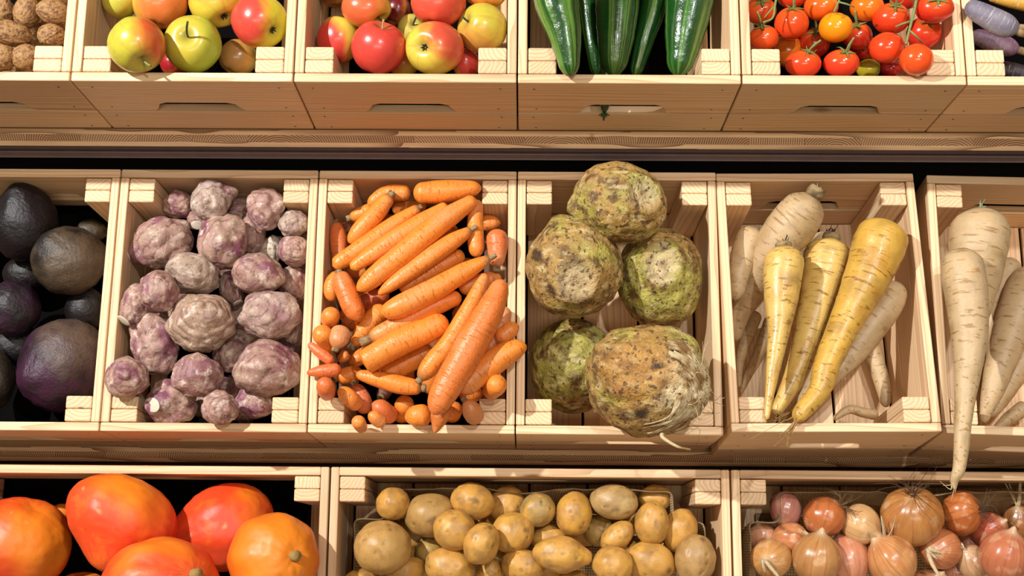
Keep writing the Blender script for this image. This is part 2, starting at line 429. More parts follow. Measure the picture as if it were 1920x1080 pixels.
def body(cr, kind, spec, name, cat, group, mat, res=(44, 30), fn=None, tol=.86, zf=None, extra=None):
    label, cx, cy, rx, ry, rot, h, op = spec
    rmean = (rx+ry)/2
    if max(rx, ry)/min(rx, ry) > 1.25:
        k = max(rx, ry)-min(rx, ry); c, n = math.cos(math.radians(rot)), math.sin(math.radians(rot)); m = min(rx, ry)
        ax = (c, n) if rx > ry else (-n, c)
        nodes = [(cx-ax[0]*k, cy-ax[1]*k, m*.97, 0), (cx+ax[0]*k, cy+ax[1]*k, m*.97, 0)]
    else: nodes = [(cx, cy, rmean*.97, 0)]
    res_ = drop(cr, nodes, h, tol, deep=' deep ' in label)
    if res_ is None: return None
    P, R = res_; C = P.mean(0); sc = (C-EYE)@CF/F_PX
    b = Blob(C, rx*sc, ry*sc, (zf or .97)*(min(rx, ry)*.65+rmean*.35)*sc, math.radians(rot), op.get('feat'))
    n, T, PH, Q, TR = sgrid(*res); d = n@b.A.T
    r = rs(); f, col = fn(b, n, d, T, PH, op, r)
    V = b.pos(d, f)
    tc = np.stack([np.cos(PH), np.sin(PH), T], 1)
    o = link(name, mesh_from(name, V, Q, TR, {'Col': col, 'tc': tc}), mat, None, Vector(C))
    tag(o, label, cat, group)
    if extra: extra(o, b, op, r, sc)
    return o

# apples -----------------------------------------------------------------
def apple_fn(b, n, d, T, PH, op, r):
    f = 1-.30*np.exp(-(T/.36)**2)-.20*np.exp(-((PI-T)/.30)**2)
    f = f*(1.015+.03*np.cos(T)*np.sin(T))*(1+.014*np.cos(5*PH+r.uniform(0, 6))*np.clip(-np.cos(T), 0, 1))*(1+.02*fbm(d, 1.6, 2, SEED[0]))
    base, bl = lin(op.get('base', 'C9C23C')), lin(op.get('blush', 'D63A2E'))
    bd = b.dirv(*op.get('bd', (-.6, -.3))); st = fbm(np.stack([np.cos(PH)*3, np.sin(PH)*3, T*.7], 1), 1.6, 3, SEED[0])
    k = sstep(op.get('lo', -.1), op.get('hi', .8), d@bd+.22*st)*op.get('amt', .95)
    col = mixc(np.tile(base, (len(d), 1)), bl, k)
    mid = np.clip(1-abs(k-.45)/.45, 0, 1)*.45; col = mixc(col, lin('E8963C'), mid)
    g = np.exp(-(T/.30)**2)+np.exp(-((PI-T)/.16)**2); col = mixc(col, lin('7C7A34'), np.clip(g*.75, 0, 1))
    if 'rus' in op: col = mixc(col, lin('A8904A'), sstep(.05, .5, fbm(d, 5, 4, SEED[0]+3))*op['rus'])
    return f, col
def apple_extra(o, b, op, r, sc):
    z = b.A[:, 2]
    if op.get('pole') == 'calyx':            # pole is the blossom end: dried star
        for k in range(6):
            t = unit(z+.75*(math.cos(k*1.05)*b.A[:, 0]+math.sin(k*1.05)*b.A[:, 1]))
        parts = []
        for k in range(6):
            a = math.cos(k*1.05)*b.A[:, 0]+math.sin(k*1.05)*b.A[:, 1]; p0 = b.pos(z, .71)[0]
            parts.append(tube([p0-z*.001+a*.001, p0+a*.0032+z*.002, p0+a*.005+z*.005], [.0012, .0013, .0003], 6))
        V, Q, T, S, PH = merge(parts)
        link('calyx', mesh_from('calyx', V, Q, T, {'Col': np.tile(lin('2E2A18'), (len(V), 1)), 'tc': V*0}), M['stalk'], o)
    else:
        pole_tube('stem', b, z, .70, op.get('sl', .022), .0013, .0016, M['stalk'], o, op.get('sc', '5A4A28'), bend=.25*b.e2+.2*b.e1*r.uniform(-1, 1))
# tomatoes ---------------------------------------------------------------
def tomato_fn(b, n, d, T, PH, op, r):
    f = 1-.13*np.exp(-(T/.30)**2)-.02*np.exp(-((PI-T)/.2)**2); f = f*(1+.012*np.cos(4*PH)*np.exp(-(T/.9)**2)+.012*fbm(d, 1.5, 2, SEED[0]))
    c0, c1 = lin(op.get('c', 'E2451C')), lin(op.get('c2', 'D8521E'))
    col = mixc(np.tile(c0, (len(d), 1)), c1, sstep(.2, 1.3, 1.6-T)); col = mixc(col, lin('E0902A'), .35*np.exp(-(T/.35)**2))
    return f, col
def tomato_extra(o, b, op, r, sc):
    if op.get('bare'): return
    z = b.A[:, 2]; p0 = b.pos(z, .88)[0]; parts = []; nl = 5; ph0 = r.uniform(0, 6)
    for k in range(nl):
        a = math.cos(ph0+k*2*PI/nl)*b.A[:, 0]+math.sin(ph0+k*2*PI/nl)*b.A[:, 1]; ln = r.uniform(.011, .016)
        q = [p0+z*.0005, p0+a*ln*.35+z*.0022, p0+a*ln*.75+z*r.uniform(.001, .003), p0+a*ln*1.05+z*r.uniform(-.001, .006)]
        parts.append(tube(catmull(q, 7), [.0009, .0019, .0021, .0018, .0013, .0008, .0003], 6, .45, seed_dir=z))
    V, Q, T, S, PH = merge(parts)
    link('calyx', mesh_from('calyx', V, Q, T, {'Col': np.tile(lin('6E7C3C'), (len(V), 1)), 'tc': V*0}), M['sepal'], o)
    v = op.get('stalk', (r.uniform(-.5, .5), -.7)); dv = unit(z*.6+v[0]*b.e1-v[1]*b.e2+.25*b.e3)
    P = catmull([p0, p0+z*.006, p0+z*.008+dv*.008, p0+z*.008+dv*.017], 8)
    V, Q, T, S, PH = tube(P, [.0016, .0015, .0014, .0016, .0022, .0018, .0015, .0015], 7)
    link('stalk', mesh_from('stalk', V, Q, T, {'Col': np.tile(lin('7E8A4C'), (len(V), 1)), 'tc': V*0}), M['sepal'], o)
# potatoes ---------------------------------------------------------------
def potato_fn(b, n, d, T, PH, op, r):
    f = 1+.07*fbm(d, 1.3, 2, SEED[0])+.02*fbm(d, 3.5, 2, SEED[0]+5)
    if 'pear' in op: f = f*(1-op['pear']*.20*sstep(-.2, .9, d@b.a1)*(1-.6*sstep(.75, 1, d@b.a1)))
    col = np.tile(lin(op.get('c', 'CE9A4A')), (len(d), 1)); col = mixc(col, lin('9A7240'), sstep(0, .55, fbm(d, 2.2, 3, SEED[0]+2))*.6)
    col = mixc(col, lin('D6A440'), sstep(.05, .6, fbm(d, 1.7, 3, SEED[0]+9))*op.get('y', .5))
    for k in range(7):
        c = unit(r.normal(size=3)+.6*b.e3); a = ang(d, c); f = f-.045*np.exp(-(a/.10)**2)+.012*np.exp(-((a-.17)/.07)**2)
        col = mixc(col, lin('5C4226'), np.exp(-(a/.055)**2)*.8)
    if 'dark' in op:
        a = ang(d, b.dirv(*op['dark']))+.18*fbm(d, 5, 2, SEED[0]); col = mixc(col, lin('3E3630'), sstep(.24, .06, a)*.6); f = f-.03*np.exp(-(a/.16)**2)
    return f, col
# jerusalem artichokes ---------------------------------------------------
def tuber_fn(b, n, d, T, PH, op, r):
    ra = b.A[:, 2] if 'feat' in op else b.dirv(*r.uniform(-.7, .7, 2)); t = np.arccos(np.clip(d@ra, -1, 1))
    f = 1+.17*fbm(d, 1.5, 2, SEED[0])+.06*fbm(d, 4, 3, SEED[0]+4)
    ring = t*op.get('rn', 7)+1.8*fbm(d, 1.7, 2, SEED[0]+8); w = np.abs(np.sin(ring)); f = f+op.get('ra', .05)*(w**.5-.7)
    tt = sstep(-.35, .5, fbm(d, 1.8, 3, SEED[0]+11))
    col = mixc(np.tile(lin(op.get('c', 'B0887A')), (len(d), 1)), lin('864460'), sstep(-.1, .4, fbm(d, 1.6, 3, SEED[0]+21))*op.get('pu', .75))
    col = mixc(col, lin('C9B5A0'), tt*.25); col = mixc(col, lin('5E3C38'), (1-sstep(.0, .35, w))*.75)
    for (kx, ky, ks, kh) in op.get('knobs', []):
        c = b.dirv(kx, ky); a = ang(d, c); g = np.exp(-(a/ks)**2); f = f+kh*g; col = mixc(col, lin('C2A98E'), np.exp(-((a)/(ks*.45))**2)*.6)
    for k in range(5):
        c = unit(r.normal(size=3)+.5*b.e3); a = ang(d, c); f = f+.09*np.exp(-(a/.17)**2); col = mixc(col, lin('C8B096'), np.exp(-(a/.10)**2)*.7)
    if 'cut' in op:
        x, y, s_ = op['cut']; c = b.dirv(x, y); a = ang(d, c); f = f+.22*np.exp(-(a/(s_*1.3))**4)
    return f, col
def tuber_extra(o, b, op, r, sc):
    if 'cut' not in op: return
    x, y, s_ = op['cut']; c = b.dirv(x, y); n, T, PH, Q, TR = sgrid(20, 10)
    p0 = b.pos(c, 1.20)[0]; q = unit(np.cross(c, (.2, .3, .9))); p = np.cross(c, q); rr = s_*(b.rx+b.ry)/2*1.05
    V = p0+rr*(n[:, :1]*q+n[:, 1:2]*p*.8)+n[:, 2:3]*c*rr*.12
    link('cut_face', mesh_from('cut_face', V, Q, TR, {'Col': np.tile(lin('DDD2BC'), (len(V), 1)), 'tc': n}), M['cut'], o)['label'] = 'pale cut face'
# celeriac ---------------------------------------------------------------
def celeriac_fn(b, n, d, T, PH, op, r):
    z = b.A[:, 2]; a = ang(d, z); f = 1+.07*fbm(d, 1.4, 2, SEED[0])+.03*fbm(d, 6, 4, SEED[0]+3)+.012*np.sin(a*16+2*fbm(d, 3, 2, 5))
    f = f-.10*np.exp(-(a/.30)**4)+.05*np.exp(-((a-.42)/.12)**2)
    for (kx, ky, ks, kh) in op.get('knobs', []): f = f+kh*np.exp(-(ang(d, b.dirv(kx, ky))/ks)**2)
    g = sstep(-.15, .40, fbm(d, 1.7, 3, SEED[0]+6)+op.get('green', 0))
    col = mixc(np.tile(lin('AF8A4A'), (len(d), 1)), lin('A4A244'), g*.75)
    col = mixc(col, lin('68451E'), sstep(.0, .38, fbm(d, 4.5, 4, SEED[0]+13))*.85)
    col = mixc(col, lin('D8C68E'), sstep(.2, .5, fbm(np.stack([d[:, 0]*3, d[:, 1]*9, d[:, 2]*9], 1), 1.2, 3, SEED[0]+17))*.6)
    col = mixc(col, lin('CDB88C'), np.exp(-(a/.36)**4)*.8); col = mixc(col, lin('8A6A3C'), np.exp(-(a/.11)**2)*.75)
    if 'white' in op:
        wx, wy, ws = op['white']; aa = ang(d, b.dirv(wx, wy)); col = mixc(col, lin('DCCBA0'), sstep(ws, ws*.4, aa+.3*fbm(d, 4, 3, 3))*.9); f = f+.07*fbm(d, 7, 3, 9)*sstep(ws*1.2, ws*.5, aa)
    if 'orange' in op:
        wx, wy, ws = op['orange']; aa = ang(d, b.dirv(wx, wy)); col = mixc(col, lin('B07A30'), sstep(ws, ws*.4, aa+.3*fbm(d, 3, 3, 4))*.6)
    for (kx, ky, ks) in op.get('black', []):
        aa = ang(d, b.dirv(kx, ky))+.15*fbm(d, 6, 2, 7); col = mixc(col, lin('2A1C12'), sstep(ks, ks*.4, aa)*.9)
    return f, col
# beetroot / pumpkin / onion / walnut --------------------------------------
def beet_fn(b, n, d, T, PH, op, r):
    f = 1+.06*fbm(d, 1.4, 2, SEED[0])+.03*fbm(d, 6, 4, SEED[0]+3)+.10*np.exp(-(T/.35)**2)
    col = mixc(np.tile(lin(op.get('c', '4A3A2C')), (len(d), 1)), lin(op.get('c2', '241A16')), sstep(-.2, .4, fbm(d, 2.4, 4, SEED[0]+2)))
    if 'dir' in op: col = mixc(col, lin('665441'), sstep(.15, 1.0, d@b.dirv(*op['dir'])+.4*fbm(d, 4, 3, 2))*.75)
    return f, col
def pumpkin_fn(b, n, d, T, PH, op, r):
    f = 1+.02*np.cos(8*PH+1)*np.sin(T)**2+.035*fbm(d, 1.5, 2, SEED[0])+.012*fbm(d, 9, 2, SEED[0]+3)
    f = f+op.get('neck', .3)*np.exp(-(T/.42)**2)-.10*np.exp(-((PI-T)/.28)**2)-op.get('dip', 0)*np.exp(-(T/.22)**2)
    col = np.tile(lin(op.get('c', 'E4491C')), (len(d), 1)); col = mixc(col, lin('EE8A1E'), sstep(op.get('ol', .2), op.get('oh', 1.1), d@b.dirv(*op.get('od', (.3, -.6)))+.35*fbm(d, 2, 3, SEED[0]))*.9)
    col = mixc(col, lin('F29A3C'), np.clip(.30*np.exp(-(T/.35)**2), 0, 1)*(.5+.5*np.cos(24*PH)))
    for k in range(9):
        c = unit(r.normal(size=3)+.5*b.e3); a = ang(d, c)+.1*fbm(d, 8, 2, 4); col = mixc(col, lin('B9A06C'), sstep(.035, .01, a)*.7); f = f+.008*np.exp(-(a/.03)**2)
    return f, col
def pumpkin_extra(o, b, op, r, sc):
    if op.get('nostem'): return
    z = b.A[:, 2]; fz = 1+op.get('neck', .3)-op.get('dip', 0)
    if op.get('scar'): ob = pole_tube('stem', b, z, fz, .010, .0085, .0075, M['stalk'], o, 'A8884A', seg=14)
    else: ob = pole_tube('stem', b, z, fz, .014, .010, .0075, M['stalk'], o, 'D8B23A', seg=12)
def onion_fn(b, n, d, T, PH, op, r):
    nk = op.get('neck', .24); f = 1+nk*np.exp(-(T/.12)**2)+.09*np.exp(-(T/.40)**2)+.02*fbm(d, 1.5, 2, SEED[0])+.008*np.cos(12*PH)*np.sin(T)
    f = f+.05*np.exp(-((PI-T)/.2)**2)
    col = mixc(np.tile(lin(op.get('c', 'CE9258')), (len(d), 1)), lin(op.get('c2', 'B4683A')), sstep(-.3, .5, fbm(np.stack([np.cos(PH)*2, np.sin(PH)*2, T*.6], 1), 1.3, 3, SEED[0]))*.7)
    col = mixc(col, lin('D9C09A'), np.exp(-(T/.26)**2)*.9)
    s_ = sstep(.32, .42, fbm(d, 2.2, 3, SEED[0]+31)); col = mixc(col, lin('E6C49C'), s_*.35); f = f-.012*s_
    return f, col
def wisps(name, o, b, d, f, nn, ln, rad, col, mat, r, spread=.8, curl=.5):
    p0 = b.pos(d, f)[0]; parts = []; x = unit(np.cross(d, (.3, .5, .8))); y = np.cross(d, x)
    for k in range(nn):
        a = r.uniform(0, 6.28); u = math.cos(a)*x+math.sin(a)*y; l = ln*r.uniform(.5, 1.1); s0 = r.uniform(0, .006)
        g = r.normal(size=3)*curl*l
        P = catmull([p0+u*s0-d*.003, p0+u*(s0+spread*l*.3)+d*l*.35, p0+u*(s0+spread*l*.8)+d*l*.55+g*.4, p0+u*(s0+spread*l)+d*l*.7+g], 9)
        parts.append(tube(P, np.linspace(rad, rad*.3, 9), 5))
    V, Q, T, S, PH = merge(parts)
    return link(name, mesh_from(name, V, Q, T, {'Col': np.tile(lin(col), (len(V), 1)), 'tc': V*0}), mat, o)
def onion_extra(o, b, op, r, sc):
    z = b.A[:, 2]
    if op.get('tail'):                       # dried neck leaves twisting away from the bulb
        parts = []; p0 = b.pos(z, 1+op.get('neck', .24)*.9)[0]
        tx, ty, tl = op['tail']; g = unit(tx*b.e1-ty*b.e2+.25*b.e3)
        for k in range(3):
            j = r.normal(size=3)*.006; l = tl*r.uniform(.7, 1)
            P = catmull([p0-z*.006, p0+z*.006+j*.3, p0+z*.008+g*l*.45+j, p0+g*l+z*.004+j*1.6], 12)
            parts.append(tube(P, np.array([.0042, .0042, .004, .0042, .0038, .004, .0035, .0037, .003, .003, .002, .0008])*r.uniform(.7, 1), 7, .4))
        V, Q, T, S, PH = merge(parts)
        link('dried_neck', mesh_from('dried_neck', V, Q, T, {'Col': np.tile(lin(op.get('tc', 'CDB58E')), (len(V), 1)), 'tc': np.stack([np.cos(PH), np.sin(PH), S], 1)}), M['husk'], o)
    if op.get('roots'):
        wisps('roots', o, b, -z if op['roots'] < 0 else z, 1.0 if op['roots'] < 0 else 1.0+op.get('neck', .24), 26, .022, .0006, '6E5436', M['husk'], r, 1.1, .6)
def walnut_fn(b, n, d, T, PH, op, r):
    e = np.abs(d@b.A[:, 0]); f = 1+.05*np.exp(-(e/.07)**2)+.07*np.exp(-(T/.25)**2)
    f = f+.045*fbm(np.stack([n[:, 0], n[:, 1], n[:, 2]*.6], 1), 5, 3, SEED[0])-.02*np.exp(-(np.abs(e-.13)/.05)**2)
    col = mixc(np.tile(lin('AE8450'), (len(d), 1)), lin('74492A'), sstep(-.05, .4, fbm(d, 6, 3, SEED[0]+4)))
    return f, col

# long roots (carrots, parsnips, cucumbers) -----------------------------------
def long_root(cr, spec, name, cat, group, mat, colf, h=None, seg=22, rings=46, tol=.8, stub=True):
    label, pts, h, op = spec
    nodes = [(p[0], p[1], p[2]*op.get('rk', 1), p[3] if len(p) > 3 else 0) for p in pts]
    res_ = drop(cr, nodes, h, op.get('tol', tol), deep='buried' in label)
    if res_ is None: return None, None, None, None
    P, R = res_
    C = P.mean(0); D = catmull(np.hstack([P-C, R[:, None]]), 160)
    Pd, Rd = D[:, :3], np.maximum(D[:, 3], .0008); s = np.concatenate([[0], np.cumsum(np.linalg.norm(np.diff(Pd, axis=0), axis=1))]); Lt = s[-1]
    k = np.linspace(0, 1, rings); ss = Lt*(.5-.5*np.cos(k*PI))*.6+Lt*k*.4
    ss[0] = 0; Pp = np.stack([np.interp(ss, s, Pd[:, i]) for i in range(3)], 1); Rr = np.interp(ss, s, Rd)
    ca, cb = Rr[0]*op.get('ca', .9), Rr[-1]*op.get('cb', 1.4)      # rounded shoulders and tip
    for dd, c in ((ss, ca), (Lt-ss, cb)):
        t = np.clip(dd/max(c, 1e-5), 0, 1); Rr = Rr*np.sqrt(np.clip(1-(1-t)**2, .0015, 1))
    r = rs(); V, Q, T, S, PH = tube(Pp, Rr, seg); sd = SEED[0]
    q = np.stack([np.cos(PH)*.6, np.sin(PH)*.6, S*22], 1)
    rr = np.concatenate([np.repeat(Rr, seg), [0, 0]]); ax = np.vstack([np.repeat(Pp, seg, 0), Pp[:1], Pp[-1:]])
    disp = 1+.06*fbm(q, 1, 3, sd)+op.get('ring', .02)*fbm(np.stack([np.cos(PH)*.25, np.sin(PH)*.25, S*130], 1), 1, 2, sd+3)
    V = ax+(V-ax)*disp[:, None]
    col = colf(S/Lt, S, PH, q, op, sd); tc = np.stack([np.cos(PH), np.sin(PH), S+sd*.37], 1)
    o = link(name, mesh_from(name, V, Q, T, {'Col': col, 'tc': tc}), mat, None, Vector(C)); tag(o, label, cat, group)
    for (w_, e) in ((0, op.get('a')), (-1, op.get('b'))):          # crown stubs
        if not e: continue
        i = 0 if w_ == 0 else rings-1; j = 3 if w_ == 0 else rings-4; dr = unit(Pp[i]-Pp[j])
        r0 = max(.0038, (Rd[0] if w_ == 0 else Rd[-1])*.62); ln = e*1.3
        pr = [r0*.9, r0*1.02, r0*.98, r0*.9, r0*.55]
        V, Q, T, S, PH = tube([Pp[i]-dr*.003+dr*x*(ln+.004) for x in (0, .4, .75, .97, 1.0)], pr, 14)
        cc = mixc(np.tile(lin(op.get('sc', 'A68C60')), (len(V), 1)), lin('5E4A30'), sstep(.0, .4, fbm(V, 300, 2, sd)))
        link('crown', mesh_from('crown', V, Q, T, {'Col': cc, 'tc': V*0}), M['stub'], o)['label'] = 'brown crown stub'
    o['_e'] = 0; del o['_e']
    return o, P, R, C
def carrot_col(k, S, PH, q, op, sd):
    c = np.tile(lin(op.get('c', 'F58F34')), (len(k), 1)); c = mixc(c, lin('E2A070'), sstep(.0, .55, fbm(q, .8, 3, sd+5))*op.get('pale', .35))
    if op.get('a'): c = mixc(c, lin('9A7448'), sstep(.10, .0, k)*.9)
    if op.get('b'): c = mixc(c, lin('9A7448'), sstep(.90, 1., k)*.9)
    if op.get('tipy'): c = mixc(c, lin('E8A03C'), sstep(.9, 1., k)*.7)
    return c
def parsnip_col(k, S, PH, q, op, sd):
    c = np.tile(lin(op.get('c', 'C6AA80')), (len(k), 1)); c = mixc(c, lin(op.get('c2', 'A4865A')), sstep(.0, .5, fbm(q, 1.2, 4, sd+5))*.6)
    c = mixc(c, lin('8C6C3C'), sstep(.1, .6, fbm(np.stack([q[:, 0]*1.5, q[:, 1]*1.5, q[:, 2]*1.6], 1), 1, 4, sd+9))*op.get('dirt', .55))
    c = mixc(c, lin('6A5230'), sstep(.03, .0, k)*.7); return c
def cuke_col(k, S, PH, q, op, sd):
    st = fbm(np.stack([np.cos(PH)*1.8, np.sin(PH)*1.8, S*2.5], 1), 1.6, 3, sd+2)
    return mixc(np.tile(lin('164618'), (len(k), 1)), lin(op.get('c2', '4E8A34')), sstep(-.05, .5, st)*op.get('lt', .7)*.85)
def purple_col(k, S, PH, q, op, sd):
    return mixc(np.tile(lin(op.get('c', '7A7282')), (len(k), 1)), lin(op.get('c2', 'A59CA0')), sstep(-.1, .5, fbm(q, 1.2, 4, sd))*.6)
def root_hairs(o, P, R, C, nn, ln, rad, col, at=-1, up=None):
    r = rs(); p = P[at]-C; d = unit(P[at]-P[at-1 if at == -1 else 1]); parts = []
    for k in range(nn):
        j = r.normal(size=3)*.5; dd = unit(d+j*.5); l = ln*r.uniform(.4, 1.1)
        parts.append(tube(catmull([p-d*.004+j*R[at]*.4, p+dd*l*.4, p+dd*l*.7+r.normal(size=3)*l*.12, p+dd*l+r.normal(size=3)*l*.25], 9), np.linspace(rad, rad*.25, 9), 5))
    V, Q, T, S, PH = merge(parts)
    link('root_hairs', mesh_from('root_hairs', V, Q, T, {'Col': np.tile(lin(col), (len(V), 1)), 'tc': V*0}), M['root'], o)
# ------------------------------------------------------------------ the rack and its crates
PT, PM, PB = .30213, .30187, .603
T0, M0, B0 = (-.01154, 1.68395, -.44735, .92493), (-.01216, 1.60194, -.94452, .91421), (.01044, 1.41619, -1.35657, .94606)
CT = [Crate(*T0, u0=(k-3)*PT+.001, label=l) for k, l in enumerate([
    'open pine crate holding walnuts on the upper shelf', 'open pine crate of apples beside the walnut crate', 'open pine crate of red apples beside the cucumber crate',
    'open pine crate of green cucumbers on the upper shelf', 'open pine crate of tomatoes on the upper shelf', 'open pine crate of purple carrots beside the tomato crate'])]
CM = [Crate(*M0, u0=(k-3)*PM+.001, label=l) for k, l in enumerate([
    'open pine crate of dark beetroots on the middle shelf', 'open pine crate of purple knobbly tubers on the middle shelf',
    'open pine crate heaped with orange carrots', 'open pine crate holding five big celeriac roots'])]
C5 = Crate(.2946, 1.57594, -.9232, .82383, .01789, label='open pine crate of yellow parsnips, floor boards showing')
C6 = Crate(.59829, 1.58958, -.93029, .83421, -.05118, label='open pine crate of pale parsnips at the end of the middle shelf')
CB = [Crate(*B0, u0=-PB/2+(k-1)*PB+.001, W=.600, through=True, label=l) for k, l in enumerate([
    'wide pine crate of orange pumpkins on the bottom shelf', 'wide pine crate of potatoes lined with burlap', 'wide pine crate of onions lined with burlap'])]
def box_mesh(name, lo, hi, mat, bev=.001, center=True, segs=2):
    bm = bmesh.new(); bmesh.ops.create_cube(bm, size=1)
    lo, hi = np.array(lo, float), np.array(hi, float); sz = hi-lo
    for v in bm.verts: v.co = Vector([v.co[i]*sz[i] for i in range(3)])
    bmesh.ops.bevel(bm, geom=list(bm.edges), offset=bev, segments=segs, affect='EDGES')
    return bm_mesh(bm, name, [mat]), (lo+hi)/2
rack = bpy.data.objects.new('display_rack', None); COL.objects.link(rack); rack.location = (0, 2.0, 0)
tag(rack, 'stepped pine display rack carrying three rows of crates', 'display rack')
def rack_part(name, lo, hi, mat, bev=.001, segs=2, rot=None):
    me, c = box_mesh(name, lo, hi, mat, bev, segs=segs); return link(name, me, None, rack, loc=Vector(c)-rack.location)
XL, XR = -1.15, 1.15
for nm, (yf, zt) in (('t', (1.8277, -.5592)), ('m', (1.7435, -1.0580)), ('b', (1.556, -1.4653))):
    rack_part('shelf_board', (XL, yf, ZO+zt-.0265), (XR, 2.32, ZO+zt), M['ply'])
    rack_part('support_rail', (XL, yf+.012, ZO+zt-.0525), (XR, yf+.075, ZO+zt-.0270), M['fascia'], .012, 4)
for (x, y, z, t), vmax in ((T0, .37), (M0, .37), (B0, .235)):        # sloped boards the crates lean on
    me, c = box_mesh('sloped_support', (XL, -.0, -.006), (XR, vmax-.03, .006), M['black'])
    ct, st = math.cos(t), math.sin(t); o_ = np.array([0, y, z+ZO])-(H+.017)*np.array([0, -st, ct])
    p = o_+(vmax/2+.015)*np.array([0, ct, st])
    mw = Matrix([[1, 0, 0, 0], [0, ct, -st, p[1]-2.0], [0, st, ct, p[2]], [0, 0, 0, 1]])
    link('sloped_support', me, None, rack, mw=mw)
for x in (XL-.03, XR): rack_part('upright', (x, 1.56, 0), (x+.03, 2.32, 2.2), M['black'])
rack_part('back_panel', (XL, 2.325, .05), (XR, 2.337, 2.2), M['black'])
def setting(name, lo, hi, mat):
    me, c = box_mesh(name, lo, hi, mat); o = link(name, me, None, None, loc=Vector(c)); tag(o, None, None, None, 'structure'); return o
setting('floor', (-3, -2.2, -.05), (3, 2.5, 0), M['floor'])
setting('wall_back', (-3, 2.4, 0), (3, 2.5, 3.0), M['wall'])

# ------------------------------------------------------------------ produce data
class Z:
    def __init__(s, ox, oy, k): s.ox, s.oy, s.k = ox, oy, k
    def p(s, x, y): return s.ox+x/s.k, s.oy+y/s.k
    def blob(s, label, cx, cy, rx, ry, rot=0, h=8, **op):
        if 'fp' in op: op['feat'] = ((op['fp'][0]-cx)/rx, (op['fp'][1]-cy)/ry)
        x, y = s.p(cx, cy); return (label, x, y, rx/s.k, ry/s.k, rot, h, op)
    def path(s, label, pts, h=8, **op):
        return (label, [(*s.p(p[0], p[1]), p[2]/s.k, p[3] if len(p) > 3 else 0) for p in pts], h, op)

# --- apples
z = Z(0, 0, 3)
for q in [
    z.blob('small red apple low down between the speckled and the green apple', 975, 350, 75, 75, 0, 8, base='C8382C', blush='A82028', feat=(.3, .9, True)),
    z.blob('dull brownish green apple lying in shade by the corner batten', 1340, 325, 108, 102, 0, 9, base='A89A4C', blush='B08048', bd=(-.6, 0), feat=(.5, -.8, True), rus=.6),
    z.blob('yellow green apple half cut off above the speckled apple', 680, 5, 100, 98, 0, 12, base='C2BE3A', blush='C8C04A', feat=(-.6, -.7)),
    z.blob('orange flushed apple behind the green apple', 900, 25, 150, 138, 0, 13, base='DDB048', blush='E2743A', bd=(.4, -.2), lo=-.3, hi=.6, feat=(.2, -.9, True)),
    z.blob('yellow apple with red top and a dark blossom spot', 1215, 12, 150, 138, 0, 13, base='D8C040', blush='D8503A', bd=(-.2, -.9), lo=.2, hi=.9, fp=(1272, 108), pole='calyx'),
    z.blob('speckled yellow green apple with its stem pointing down', 768, 250, 157, 155, 0, 14, base='C6BC3E', blush='D6542E', bd=(.85, -.35), lo=.25, hi=.8, fp=(812, 352), rus=.35, sl=.024, sc='8A8A50'),
    z.blob('bright green apple with a long stem resting on the crate edge', 1085, 250, 158, 158, 0, 15, base='AFC83C', blush='B8CC48', amt=.4, fp=(1050, 196), sl=.034, sc='4E5A20', green=1),
    z.blob('yellow apple with bright red left cheek, tilted on the batten', 1458, 118, 157, 150, 20, 14, base='D2CC2E', blush='DE3A3E', bd=(-.85, -.1), lo=-.05, hi=.55, fp=(1553, 176), pole='calyx')]:
    body(CT[1], 'apple', q, 'apple', 'apple', 'apples beside the walnuts', M['green_apple'] if q[7].get('green') else M['apple'], fn=apple_fn, extra=apple_extra)
z = Z(500, 0, 3)
